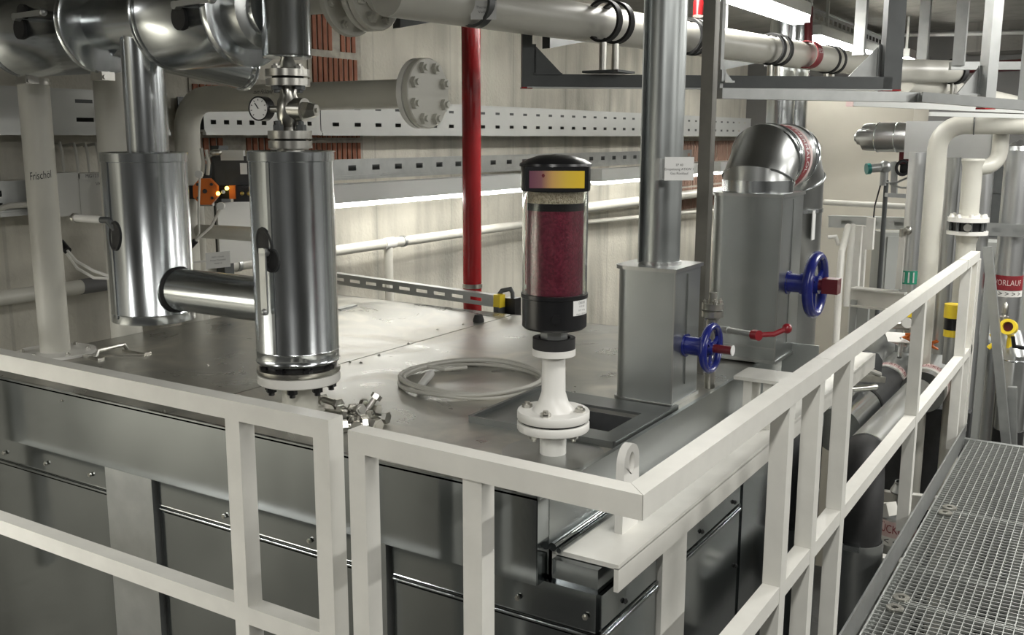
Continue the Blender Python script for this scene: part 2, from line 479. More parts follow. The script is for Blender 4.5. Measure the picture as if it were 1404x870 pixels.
# lid: left sheet, and right sheet with a square opening
MB().box((-3.62, 1.94, ZL - .012), (-2.486, 4.0, ZL)).build('lid_panel', lid_sheet, T, smooth=False)
HX0, HX1, HY0, HY1 = -1.45, -1.22, 2.49, 2.72
b = MB()
b.box((-2.478, 1.94, ZL - .012), (HX0, 4.0, ZL)); b.box((HX1, 1.94, ZL - .012), (-1.13, 4.0, ZL))
b.box((HX0, 1.94, ZL - .012), (HX1, HY0, ZL)); b.box((HX0, HY1, ZL - .012), (HX1, 4.0, ZL))
b.build('lid_panel', lid_sheet, T, smooth=False)
MB().box((-2.49, 1.95, ZL - .03), (-2.474, 3.99, ZL - .004)).build('lid_seam', rubber, T, smooth=False)
b = MB()   # dull frame plate around the opening
X0, X1, Y0, Y1 = -1.63, -1.15, 2.38, 2.83
b.box((X0, Y0, ZL), (HX0, Y1, ZL + .008)); b.box((HX1, Y0, ZL), (X1, Y1, ZL + .008)); b.box((HX0, Y0, ZL), (HX1, HY0, ZL + .008)); b.box((HX0, HY1, ZL), (HX1, Y1, ZL + .008))
for (a, c) in (((X0, Y0), (X1, Y0)), ((X1, Y0), (X1, Y1)), ((X0, Y0), (X0, Y1))):
    b.beam((*a, ZL + .01), (*c, ZL + .01), .012, .02)
tag(b.build('opening_frame', weathered, T, smooth=False), 'dull frame plate around the square opening in the lid')
b = MB(); b.box((HX0, HY0, 2.93), (HX0 + .004, HY1, ZL - .012)); b.box((HX1 - .004, HY0, 2.93), (HX1, HY1, ZL - .012)); b.box((HX0, HY0, 2.93), (HX1, HY0 + .004, ZL - .012)); b.box((HX0, HY1 - .004, 2.93), (HX1, HY1, ZL - .012))
b.box((HX0, HY0, 2.925), (HX1, HY1, 2.93)); b.build('opening_shaft', charcoal, T, smooth=False)
# skirts hanging from the lid
b = MB(); b.box((-3.62, 1.928, 2.93), (-1.13, 1.94, ZL + .002)); b.beam((-3.62, 1.934, ZL + .002), (-1.13, 1.934, ZL + .002), .012, .010)
b.box((-1.142, 1.93, 2.93), (-1.128, 1.985, ZL)); b.build('front_skirt', tanksheet, T, smooth=False)
b = MB(); b.box((-1.135, 1.985, 3.004), (-1.127, 4.0, ZL)); b.beam((-1.13, 1.93, ZL + .004), (-1.13, 4.0, ZL + .004), .014, .012); b.build('side_skirt', galv, T, smooth=False)
b = MB(); b.cyl((-1.118, 1.985, 3.012), (-1.118, 4.0, 3.012), .011, n=10); b.cyl((-1.1, 1.985, 3.006), (-1.1, 4.0, 3.006), .007, n=8); b.build('skirt_bead', tanksheet, T)
b = MB(); b.box((-3.625, 1.93, 2.95), (-3.617, 4.0, ZL)); b.box((-3.62, 3.995, 2.95), (-1.13, 4.003, ZL)); b.build('rear_skirt', galv, T, smooth=False)
# front cladding: upper bands, ledge beads and panels between post covers
fx = [(-3.6, -2.81), (-2.555, -1.66), (-1.60, -0.985)]
for x0, x1 in fx:
    MB().box((x0, 1.962, 2.83), (x1, 1.976, 2.93)).build('band_panel', tanksheet, T, smooth=False)
    MB().box((x0, 1.966, 0.1), (x1, 1.976, 2.808)).build('front_panel', tanksheet, T, smooth=False)
    b = MB(); b.cyl((x0, 1.964, 2.819), (x1, 1.964, 2.819), .0055, n=10); b.cyl((x0, 1.964, 2.832), (x1, 1.964, 2.832), .003, n=8); b.build('ledge_bead', tanksheet, T)
tag(MB().box((-2.80, 1.945, 0.05), (-2.566, 1.976, 2.928)).build('post_cover', strut, T, smooth=False))
MB().box((-1.655, 1.945, 0.05), (-1.61, 1.976, 2.928)).build('post_cover', strut, T, smooth=False)
MB().box((-1.113, 1.976, 2.9), (-.988, 3.98, 2.986)).build('shoulder', tanksheet, T, smooth=False)
# right-hand side under the beam
for y0, y1 in ((1.976, 2.30), (2.50, 2.96), (2.99, 3.98)):
    MB().box((-0.986, y0, 0.1), (-0.976, y1, 2.925)).build('side_panel', tanksheet, T, smooth=False)
b = MB()
for y0, y1 in ((1.976, 2.30), (2.50, 2.96)):
    b.cyl((-0.974, y0, 2.817), (-0.974, y1, 2.817), .0055, n=10); b.cyl((-0.974, y0, 2.832), (-0.974, y1, 2.832), .003, n=8)
b.build('ledge_bead', tanksheet, T)
tag(MB().box((-0.986, 2.315, 0.05), (-0.966, 2.485, 2.925)).build('post_cover', rail_white, T, smooth=False), 'pale strip covering a post in the side wall')
for (x, y, z) in ((-2.9, 1.958, 2.87), (-3.15, 1.958, 2.865), (-3.4, 1.958, 2.86), (-2.25, 1.958, 2.86), (-1.90, 1.958, 2.86), (-1.2, 1.958, 2.87), (-1.01, 1.958, 2.87)):
    inst(bolt_mesh((0, -1, 0), .008, .008, steel), 'screw', T, (x, y, z))
for (x, y, z) in ((-.974, 2.62, 2.86), (-.974, 2.9, 2.86), (-.974, 2.94, 2.63), (-.974, 2.1, 2.86)):
    inst(bolt_mesh((1, 0, 0), .007, .007, ink), 'screw', T, (x, y, z))
for p in ((-2.538,3.654,3.150), (-2.491,3.186,3.150), (-2.451,2.948,3.150), (-2.565,3.493,3.150), (-2.471,2.799,3.150), (-2.428,2.812,3.150),
          (-2.881,2.467,3.150), (-2.882,1.865,3.150), (-3.118,2.166,3.150), (-2.697,2.148,3.150), (-2.503,1.961,3.150), (-1.550,2.412,3.150), (-1.194,2.465,3.150), (-1.163,2.731,3.150)):
    inst(bolt_mesh((0, 0, 1), .006, .006, steel), 'screw', T, (p[0], p[1], ZL))
# round cover plate under the dehumidifier and lifting lug at the corner
b = MB(); b.lathe(((0, 0), (.14, 0), (.14, .004), (.0, .004)), (-1.267, 2.247, ZL), n=40); b.build('round_cover_plate', clad_dull, T)
b = MB()
lgc = Vector((-1.030,2.219,3.178))
lugo = [(.045 * math.cos(t), .075 + .045 * math.sin(t)) for t in [PI * i / 10 for i in range(11)]] + [(-.048, 3.0 - lgc.z + .07), (.048, 3.0 - lgc.z + .07)]
out = lugo; inn = [(.017 * math.cos(t), .07 + .030 * math.sin(t)) for t in [2 * PI * i / 13 for i in range(13)]]
vo = [[b.bm.verts.new((lgc.x + sx - .011, lgc.y + x, lgc.z - .07 + y)) for x, y in out] for sx in (0, .022)]
vi = [[b.bm.verts.new((lgc.x + sx - .011, lgc.y + x, lgc.z - .07 + y)) for x, y in inn] for sx in (0, .022)]
for k in (0, 1):
    for i in range(13):
        j = (i + 1) % 13; b.face((vo[k][i], vo[k][j], vi[k][j], vi[k][i]))
for i in range(13):
    j = (i + 1) % 13; b.face((vo[0][i], vo[0][j], vo[1][j], vo[1][i])); b.face((vi[0][i], vi[0][j], vi[1][j], vi[1][i]))
tag(b.build('lifting_lug', flange_white, T), 'white lifting lug with an oval eye beside the railing corner')
# grab handle and strip on the left of the lid
h0 = Vector((-3.336,2.310,3.150)); h1 = Vector((-3.350,2.473,3.150))
b = MB(); b.tube([h0, h0 + Vector((0, 0, .03)) + (h1 - h0) * .12, h1 + Vector((0, 0, .03)) - (h1 - h0) * .12, h1], .008, 8)
b.beam(h0 + Vector((-.09, -.01, .004)), h1 + Vector((.14, -.03, .004)), .012, .01); b.beam(h0 + Vector((-.02, 0, .004)), h0 + Vector((.04, 0, .004)), .03, .01); b.beam(h1 + Vector((-.02, 0, .004)), h1 + Vector((.12, 0, .004)), .03, .01)
b.build('grab_handle', steel, T)
b = MB(); b.beam((-3.281,3.637,3.150), (-3.296,3.779,3.150), .035, .016); b.build('strap', strut, T, smooth=False)

# white channel beam lying along the side of the tank
b = MB(); b.box((-1.127, 2.0, 2.988), (-0.946, 4.75, 3.0)); b.box((-1.127, 2.0, 2.93), (-1.115, 4.75, 2.99)); b.box((-0.958, 2.0, 2.93), (-0.946, 4.75, 2.99))
tag(b.build('channel_beam', rail_white, smooth=False), 'long white steel channel lying flat along the tank beside the railing', 'beam')

# ================================================================ railings
def railing(name, label, p):
    return thing(name, label, 'railing', p)
R1 = railing('guard_rail', 'white railing section in front of the tank at the left, ending at the gap', (-2.5, 1.68, 2.25))
def bar(par, name, lo, hi): return MB().box(lo, hi).build(name, rail_white, par, smooth=False)
bar(R1, 'top_rail', (-3.7, 1.655, 3.30), (-1.533, 1.705, 3.35))
for x0, x1 in ((-3.65, -1.881), (-1.831, -1.583)):
    bar(R1, 'mid_rail', (x0, 1.655, 2.755), (x1, 1.705, 2.803))
for x in (-3.68, -1.856, -1.558):
    bar(R1, 'post', (x - .025, 1.655, 2.25), (x + .025, 1.705, 3.30))
R2 = railing('guard_rail', 'white railing section from the gap to the corner in front of the red dehumidifier', (-1.1, 1.63, 2.25))
b = MB()
b.prism(((-1.443, 1.62), (-.71, 1.597), (-.757, 1.646), (-1.443, 1.668)), (0, 0, 3.30), (1, 0, 0), (0, 1, 0), .05)
b.build('top_rail', rail_white, R2, smooth=False)
for x in (-1.418, -1.105):
    bar(R2, 'post', (x - .024, 1.619, 2.25), (x + .024, 1.667, 3.30))
for x0, x1 in ((-1.394, -1.129), (-1.081, -.77)):
    bar(R2, 'mid_rail', (x0, 1.619, 2.755), (x1, 1.667, 2.803))
R3 = railing('guard_rail', 'white railing running back along the grating walkway, with closely paired posts', (-.735, 3.9, 2.25))
b = MB(); b.prism(((-.709, 1.598), (-.705, 2.93), (-.757, 2.93), (-.757, 1.647)), (0, 0, 3.30), (1, 0, 0), (0, 1, 0), .05); b.build('top_rail', rail_white, R3, smooth=False)
bar(R3, 'top_rail', (-.757, 2.934, 3.30), (-.707, 5.76, 3.35))
bar(R3, 'top_rail', (-.755, 5.765, 3.302), (-.705, 6.24, 3.352))
PY = [2.548, 2.85, 3.209, 4.53, 5.933, 6.313, 6.20]
for y in PY: bar(R3, 'post', (-.758, y - .026, 2.25), (-.708, y + .026, 3.30))
for y0, y1 in [(1.68, PY[0] - .027)] + [(PY[i] + .027, PY[i + 1] - .027) for i in range(6)]:
    bar(R3, 'mid_rail', (-.757, y0, 2.745), (-.709, y1, 2.793))
# grey end post with a raking brace at the far end of the railing
E1 = thing('end_post', 'grey end post with a raking brace at the far end of the railing', 'post', (-0.555,6.450,2.250))
b = MB(); b.beam((-0.686,6.380,3.367), (-0.465,6.380,2.056), .05, .05, (0, 1, 0)); b.build('post', strut, E1, smooth=False)
b = MB(); b.beam((-0.492,6.460,2.530), (-0.451,6.460,2.035), .05, .04, (0, 1, 0)); b.build('brace', strut, E1, smooth=False)

# ================================================================ grating walkway
def grating(y0, y1, label):
    g = thing('grating_panel', label, 'grating', (-.03, (y0 + y1) / 2, 2.21))
    n = int((0.62 + .668) / .033) + 1
    b = MB(); b.box((-.0015, y0 - (y0 + y1) / 2 + .004, -.030), (.0015, (y1 - y0) / 2 - .004, 0)); me = b.mesh('bearing_bar', grate_m, smooth=False)
    for i in range(n): inst(me, 'bearing_bar', g, (-.668 + i * .033, (y0 + y1) / 2, 2.25))
    b = MB(); y = y0 + .03
    while y < y1 - .01:
        b.beam((-.668, y, 2.242), (-.668 + (n - 1) * .033, y, 2.242), .004, .008); y += .033
    tag(b.build('cross_rods', grate_m, g, smooth=False), kind='stuff')
    for y in (y0 + .002, y1 - .002): MB().box((-.668, y - .002, 2.215), (-.668 + (n - 1) * .033, y + .002, 2.25)).build('end_band', grate_m, g, smooth=False)
    return g
YG = (1.75, 2.78, 3.785, 4.89, 6.17)
for y0, y1, lb in ((YG[0], YG[1], 'galvanised grating panel nearest, below the picture'), (YG[1], YG[2], 'galvanised grating panel at the bottom right corner, nearest in view'),
                   (YG[2], YG[3], 'galvanised grating panel in the middle, between the two seams'), (YG[3], YG[4], 'galvanised grating panel at the far end of the walkway')):
    if y0 > 2: grating(y0 + .003, y1 - .003, lb)
b = MB(); b.box((-.70, 1.6, 2.215), (-.694, 6.2, 2.335)); b.box((-.694, 1.6, 2.335), (-.690, 6.2, 2.341))
K = b.build('kick_plate', strut, smooth=False); tag(K, 'grey kick plate upright along the left edge of the grating', 'plate')
b = MB(); b.box((-.70, 6.17, 2.15), (.62, 6.2, 2.25)); b.box((-.688, 1.7, 2.12), (-.66, 6.17, 2.212)); b.box((.60, 1.7, 2.12), (.63, 6.17, 2.212)); b.box((-.66, 4.2, 2.12), (.6, 4.24, 2.212)); b.box((-.66, 1.7, 2.12), (.6, 1.74, 2.212))
for x, y in ((-.68, 1.75), (-.68, 6.1), (.61, 1.75), (.61, 6.1)): b.box((x - .03, y - .03, 0), (x + .03, y + .03, 2.15))
tag(b.build('walkway_frame', strut, smooth=False), 'grey steel frame carrying the grating walkway', 'frame')
for p, lb in (((-0.601,3.808,2.260), 'grating clamp washer, upper of the two at the nearest seam'), ((-0.605,3.706,2.260), 'grating clamp washer, lower of the two at the nearest seam'),
              ((-0.593,4.921,2.260), 'grating clamp washer, upper of the two at the farther seam'), ((-0.600,4.840,2.260), 'grating clamp washer, lower of the two at the farther seam')):
    b = MB(); b.ring((p[0], p[1], 2.2505), (0, 0, 1), .032, .013, .008, 16); b.lathe(((.013, 0), (.02, -.002), (.013, .003)), (p[0], p[1], 2.256), n=12)
    tag(b.build('clamp_washer', steel), lb, 'washer')

# ================================================================ red dehumidifier on its white flanged neck
BX, BY = -1.267, 2.247
Dh = thing('dehumidifying_breather', 'tall glass breather full of dark red beads with a black cap on a white neck', 'breather', (BX, BY, ZL))
b = MB(); b.cyl((BX, BY, ZL), (BX, BY, 3.199), .036, n=28); b.build('stub_pipe', flange_white, Dh)
za, zb, zc_, zd = 3.222, 3.245, 3.251, 3.275
b = MB(); b.lathe(((.03, 0), (.096, 0), (.098, .003), (.098, zb - za - .003), (.096, zb - za), (.03, zb - za)), (BX, BY, za), n=48, close=True); F = b.build('flange', flange_white, Dh)
b = MB(); b.cyl((BX, BY, zb), (BX, BY, zc_), .09, n=40); b.build('gasket', rubber, Dh)
b = MB(); b.lathe(((.02, 0), (.096, 0), (.098, .003), (.098, zd - zc_ - .003), (.096, zd - zc_), (.058, zd - zc_), (.042, zd - zc_ + .02), (.0325, zd - zc_ + .05), (.031, 3.42 - zc_), (.02, 3.42 - zc_)), (BX, BY, zc_), n=48, close=True)
NK = b.build('flanged_neck', flange_white, Dh)
bolts(NK, (BX, BY, zd), (0, 0, 1), .074, 4, .014, .016, steel, .15)
bolts(F, (BX, BY, za), (0, 0, -1), .074, 4, .013, .02, steel, .15)
z1, z2 = 3.427, 3.445
b = MB(); b.cyl((BX, BY, z1), (BX, BY, z2), .058, n=40); b.build('top_flange', flange_white, Dh)
b = MB(); b.ring((BX, BY, z2), (0, 0, 1), .057, .043, 3.474 - z2, 32); b.build('clamp_collar', rubber, Dh)
zk = 3.501
b = MB(); b.cyl((BX, BY, z2), (BX, BY, zk + .002), .036, n=6); b.build('hex_nipple', strut, Dh)
zg = 3.59; zt = 3.863
b = MB(); b.lathe(((0, 0), (.080, 0), (.086, .006), (.086, zg - zk - .008), (.0885, zg - zk - .006), (.0885, zg - zk + .004), (.078, zg - zk + .004), (0, zg - zk + .004)), (BX, BY, zk), n=56); BC = b.build('base_cup', black, Dh)
b = MB(); b.cyl((BX, BY, zg + .004), (BX, BY, 3.812), .074, n=48); b.build('red_beads', beads_red, Dh)
b = MB(); b.cyl((BX, BY, 3.812), (BX, BY, 3.831), .0745, n=48); b.build('divider_band', black, Dh)
b = MB(); b.cyl((BX, BY, 3.831), (BX, BY, zt - .001), .074, n=48); b.build('cream_beads', beads_cream, Dh)
b = MB(); b.ring((BX, BY, zg + .0045), (0, 0, 1), .0855, .0822, zt - zg - .005, 64); tag(b.build('glass_tube', glass, Dh), 'clear glass tube')
zz = 3.927 - zt
b = MB(); b.lathe(((0, -.002), (.088, -.002), (.090, .001), (.0905, zz - .004), (.094, zz - .003), (.093, zz + .004), (.075, zz + .014), (.045, zz + .024), (0, zz + .028)), (BX, BY, zt), n=56); CAP = b.build('cap', black, Dh)
# name plate on the cap (purple running into yellow) in its black frame
an = math.radians(-58.6); n_ = Vector((math.cos(an), math.sin(an), 0)); t_ = Vector((-math.sin(an), math.cos(an), 0))
zp = (3.915 + 3.872) / 2; hp = (3.915 - 3.872) / 2
c = Vector((BX, BY, zp)) + n_ * .088
b = MB(); b.prism(((-.079, -hp - .008), (.079, -hp - .008), (.079, hp + .01), (-.079, hp + .01)), c - n_ * .03, t_, (0, 0, 1), .034); PF = b.build('plate_frame', black, CAP, smooth=False)
c = c + n_ * .0045
plate_m = gradient_label('purple_to_yellow_print', tuple(c - t_ * .069), tuple(c + t_ * .069), ((0, (0.13, 0.045, 0.075)), (.22, (.20, .09, .10)), (.42, (.50, .30, .10)), (.7, (.60, .42, .05)), (1, (.66, .45, .03))))
b = MB(); b.prism(((-.069, -hp), (.069, -hp), (.069, hp), (-.069, hp)), c, t_, (0, 0, 1), .001); b.build('colour_plate', plate_m, CAP, smooth=False)
b = MB(); b.prism([(.004 * math.cos(q), .005 * math.sin(q)) for q in [0, 1, 2, 3, 4, 5, 6]], c + n_ * .001 - t_ * .034 + Vector((0, 0, hp * .45)), t_, (0, 0, 1), .0006); b.build('printed_mark', dark_red, CAP, smooth=False)
# sticker on the base cup, curved with it
def curved_label(par, cx, cy, z0, z1, a0, a1, R, m, name='sticker'):
    b = MB(); n = 8; rows = []
    for z in (z0, z1): rows.append([b.bm.verts.new((cx + R * math.cos(math.radians(a0 + (a1 - a0) * i / n)), cy + R * math.sin(math.radians(a0 + (a1 - a0) * i / n)), z)) for i in range(n + 1)])
    for i in range(n): b.face((rows[0][i], rows[0][i + 1], rows[1][i + 1], rows[1][i]))
    return b.build(name, m, par)
s0, s1 = -26.6, 15.4
z0, z1 = 3.544, 3.584
ST = curved_label(BC, BX, BY, z0, z1, s0, s1, .0872, paper)
am = math.radians((s0 + s1) / 2); rf = (math.cos(am), math.sin(am), 0)
for i, (tx, sz) in enumerate((('DB100', .010), ('TYP 200', .007), ('2019  4,5 kg', .006), ('Made in Germany', .006))):
    text_wrap(tx, sz, (BX, BY, z1 - .008 - i * .0095), (0, 0, 1), rf, .0876, ink_grey, ST)
b = MB(); aa = math.radians(-57.6); pc = Vector((BX, BY, 3.537))
b.cyl(pc + Vector((math.cos(aa), math.sin(aa), 0)) * .08, pc + Vector((math.cos(aa), math.sin(aa), 0)) * .094, .012, n=16); b.build('drain_plug', black, BC)

# ================================================================ shut-off valve boxes
def rounded_box(b, x0, x1, y0, y1, z0, z1, r):
    pts = [(x1, y0), (x1, y1), (x0 + r, y1)]
    pts += [(x0 + r - r * math.sin(q), y1 - r + r * math.cos(q)) for q in [PI / 2 * i / 7 for i in range(1, 8)]]
    pts += [(x0 + r - r * math.cos(q), y0 + r - r * math.sin(q)) for q in [PI / 2 * i / 7 for i in range(0, 8)]]
    b.prism(pts, (0, 0, z0), (1, 0, 0), (0, 1, 0), z1 - z0)
def handwheel(par, c, R, stem0, sr, tipL, tip_m, spokes=3):
    c = Vector(c); ax = (c - Vector(stem0)).normalized(); u, v, a = basis(ax)
    b = MB(); b.cyl(stem0, c - a * R * .10, sr, n=20); b.cyl(Vector(stem0), Vector(stem0) + a * .006, sr * 1.25, n=20); b.cyl(c - a * R * .42, c - a * R * .25, sr * 1.16, n=20)
    b.build('bonnet', blue, par)
    b = MB(); b.lathe([(R * .87 + R * .135 * math.cos(q), R * .16 * math.sin(q)) for q in [2 * PI * i / 10 for i in range(10)]], c, a, 40, True); RIM = b.build('handwheel', blue, par)
    for k in range(spokes):
        q = 2 * PI * (k + .2) / spokes; d = u * math.cos(q) + v * math.sin(q)
        b = MB(); b.beam(c + d * R * .15, c + d * R * .86, R * .15, R * .10, a); b.build('spoke', blue, RIM)
    b = MB(); b.cyl(c - a * R * .12, c + a * R * .12, R * .27, n=20); b.build('hub', blue, RIM)
    b = MB(); s = R * .17
    b.cyl(c + a * R * .12, c + a * tipL, s, n=20); b.build('stem_tip', tip_m, par)
    return c + a * tipL, a
V1 = thing('valve_box', 'grey sheet-metal valve box with a small blue handwheel, nearest the railing corner', 'valve', (-1.27, 2.95, ZL))
zt1 = 3.591
x0, x1, y0, y1 = -1.385, -1.176, 2.845, 3.06
b = MB(); rounded_box(b, x0, x1, y0, y1, ZL + .012, zt1, .05); b.build('box_jacket', galv, V1)
b = MB(); rounded_box(b, x0 - .006, x1 + .006, y0 - .006, y1 + .006, ZL + .001, ZL + .013, .05); rounded_box(b, x0 - .007, x1 + .007, y0 - .007, y1 + .007, zt1 - .008, zt1 + .004, .05)
b.box((x1 - .001, y0 + .10, ZL + .06), (x1 + .005, y0 + .104, zt1 - .02)); b.box((x1 - .002, y0 - .003, ZL + .01), (x1 + .003, y0 + .006, zt1)); b.build('folded_edges', clad_dull, V1)
wp, wa = handwheel(V1, (-1.089,2.950,3.337), .082, (x1, 2.95, 3.337), .030, .07, dark_red)
b = MB(); b.cyl(wp, wp + wa * .003, .017, n=16); b.build('stem_cap', paper, V1)
px, py = -1.275, 2.955
b = MB(); b.cyl((px, py, zt1), (px, py, ZC), .063, n=40); b.build('riser_pipe', galv, V1)
b = MB(); b.ring((px, py, zt1 + .002), (0, 0, 1), .069, .062, .012, 40); b.box((px - .05, py - .064, zt1 + .01), (px - .046, py - .04, ZC)); b.build('seam_strip', clad_dull, V1)
# small sign on the riser
SG = thing('name_sign', 'small white sign with three lines on the riser pipe of the front valve box', 'sign', (-1.169,2.821,3.904))
c = Vector((-1.165,2.823,3.904)); ux = Vector((.80, .60, 0)).normalized(); n_ = Vector((.60, -.80, 0)).normalized()
b = MB(); b.prism(((-.045, -.035), (.045, -.035), (.045, .035), (-.045, .035)), c, ux, (0, 0, 1), .002); SGP = b.build('plate', paper, SG, smooth=False)
b = MB(); b.box((c.x - .07, c.y - .02, c.z - .035), (c.x - .055, c.y + .02, c.z + .03)); b.beam(c - ux * .05 - n_ * .004, c - ux * .03 - n_ * .004, .06, .004, n_); b.build('clip', strut, SG, smooth=False)
for i, tx in enumerate(('1P 40', 'Einspeisung ATKW 1', 'Gas Rücklauf')):
    text_flat(tx, .0105, c + Vector((0, 0, .011 - i * .0125)) + n_ * .0028, ux, (0, 0, 1), ink_grey, SGP)

V2 = thing('valve_box', 'larger grey sheet-metal valve box with a blue handwheel and round duct on top', 'valve', (-1.22, 3.72, ZL))
z0 = 3.161; zt2 = 3.789
x0, x1, y0, y1 = -1.351, -1.075, 3.585, 3.86
b = MB(); rounded_box(b, x0, x1, y0, y1, z0 + .01, zt2, .055); b.build('box_jacket', galv, V2)
b = MB(); rounded_box(b, x0 - .006, x1 + .006, y0 - .006, y1 + .006, z0, z0 + .012, .055); rounded_box(b, x0 - .006, x1 + .006, y0 - .006, y1 + .006, zt2 - .008, zt2 + .004, .055)
b.box((x1 - .001, y0 + .14, z0 + .06), (x1 + .004, y0 + .144, zt2 - .02)); b.box((x0 + .06, y0 - .004, z0 + .055), (x1, y0 + .001, z0 + .059)); b.box((x1 - .002, y0 - .003, z0 + .01), (x1 + .003, y0 + .006, zt2)); b.build('folded_edges', clad_dull, V2)
b = MB(); b.cyl(((x0 + x1) / 2, (y0 + y1) / 2, ZL), ((x0 + x1) / 2, (y0 + y1) / 2, z0 + .01), .08, n=24); b.build('foot', charcoal, V2)
hz = 3.455
wp, wa = handwheel(V2, (-0.971,3.710,3.455), .126, (x1, 3.71, hz), .036, .075, dark_red)
b = MB(); b.box((wp.x - .045, wp.y - .028, wp.z - .028), (wp.x + .012, wp.y + .028, wp.z + .028)); b.build('square_nut', dark_red, V2, smooth=False)
# mitred round duct: up out of the box, back over, and down behind it
cx, cy = (x0 + x1) / 2 + .0, (y0 + y1) / 2; Rd = .131; ztop = 3.916; sA = ztop - zt2 - .05; cy2 = cy + sA + .27 + .09
path = [Vector((cx, cy, zt2 - .01)), Vector((cx, cy, zt2 + .05)), Vector((cx, cy + sA, ztop)), Vector((cx, cy2 - .09, ztop)), Vector((cx, cy2, ztop - .09)), Vector((cx, cy2, 1.2))]
b = MB(); b.tube(path, Rd, 40); me = b.build('mitred_duct', clad_dull, V2)
for i in range(1, len(path) - 1):
    d = ((path[i + 1] - path[i]).normalized() + (path[i] - path[i - 1]).normalized()).normalized()
    b = MB(); b.bead(path[i], d, Rd * 1.02, .005, 40); b.build('seam_bead', clad, V2)
b = MB(); b.ring((cx, cy, zt2 + .004), (0, 0, 1), Rd * 1.02, Rd * .9, .045, 40); b.build('collar', clad, V2)
b = MB(); b.ring((cx, cy2, 3.691), (0, 0, 1), Rd * 1.025, Rd * .9, .015, 40); b.build('collar', clad, V2)
# printed band round the duct
cm = Vector((cx, cy + sA + .135, ztop))
b = MB(); b.ring(cm - Vector((0, .055, 0)), (0, 1, 0), Rd * 1.006, Rd * .98, .065, 48); LB = b.build('label_band', ink_red, V2)
b = MB(); b.ring(cm + Vector((0, .02, 0)), (0, 1, 0), Rd * 1.006, Rd * .98, .028, 48); b.build('label_band', pink_band, V2)
for k in range(3):
    text_wrap('THERMALÖL', .050, cm - Vector((0, .024, 0)), (0, 1, 0), (math.cos(.35 + k * 1.6), 0, math.sin(.35 + k * 1.6)), Rd * 1.014, paper, LB, squash=.72)
    text_wrap('>', .03, cm + Vector((0, .034, 0)), (0, 1, 0), (math.cos(.35 + k * .6), 0, math.sin(.35 + k * .6)), Rd * 1.014, ink_red, V2)
for dy in (-.125, -.10, .105, .125):
    b = MB(); b.bead(cm + Vector((0, dy, 0)), (0, 1, 0), Rd, .004, 48); b.build('seam_bead', clad, V2)
b = MB(); b.prism(((-.04, -.06), (.04, -.06), (.04, .06), (-.04, .06)), (cx + Rd * .9, cy2 - .05, 3.643), (0, 1, 0), (0, 0, 1), .004); b.build('sticker', paper, V2, smooth=False)

# red-levered ball valve between the two boxes
LV = thing('ball_valve', 'small flanged steel ball valve with a red lever between the two valve boxes', 'valve', (-1.156,3.144,3.311))
p = Vector((-1.167,3.161,3.421)); zb_ = ZL
b = MB(); b.cyl((p.x, p.y, zb_), (p.x, p.y, p.z - .03), .018, n=16); b.build('pipe', steel, LV)
for dz in (-.022, .004):
    b = MB(); b.cyl((p.x, p.y, p.z + dz), (p.x, p.y, p.z + dz + .02), .036, n=24); LF = b.build('flange', steel, LV)
bolts(LF, (p.x, p.y, p.z + .024), (0, 0, 1), .026, 4, .008, .016, steel, .4); bolts(LF, (p.x, p.y, p.z - .022), (0, 0, -1), .026, 4, .007, .012, steel, .4)
b = MB(); b.cyl((p.x, p.y, p.z + .024), (p.x, p.y, p.z + .06), .014, n=14); b.build('spigot', steel, LV)
b = MB(); b.ball((p.x, p.y, zb_ + .10), .03); b.build('valve_body', steel, LV)
s0 = Vector((-1.147,3.171,3.358)); s1 = Vector((-0.988,3.080,3.368))
b = MB(); b.cyl(s0, s1, .0105, n=14); b.cyl(s0 + (s1 - s0) * .25, s0 + (s1 - s0) * .29, .013, n=14); b.build('spindle', strut, LV)
b = MB(); e = Vector((-0.910,3.157,3.385)); mid = Vector((-0.940,3.111,3.370))
b.tube([s1, s1 + (mid - s1) * .5, mid, mid + (e - mid) * .5, e], .009, 8); b.cyl(s1 - (s1 - s0).normalized() * .012, s1 + (s1 - s0).normalized() * .016, .017, n=16); b.ball(e, .017, n=12); b.build('lever', mat('lever_red_paint', (.2, .008, .014), .3), LV)

# dark slotted post rising behind the front valve box
p = Vector((-1.284,3.356,3.554))
b = MB(); b.box((p.x - .022, p.y - .021, ZL), (p.x + .022, p.y + .021, ZC)); b.box((p.x - .028, p.y - .025, ZL), (p.x + .028, p.y + .025, ZL + .01)); b.box((p.x + .022, p.y - .012, ZL), (p.x + .0225, p.y + .012, ZC))
tag(b.build('upright_post', mat('brown_grey_post', (.16, .155, .135), .45, .55, noise=.15, nscale=9), smooth=False), 'dark upright post rising just behind the front valve box', 'post')

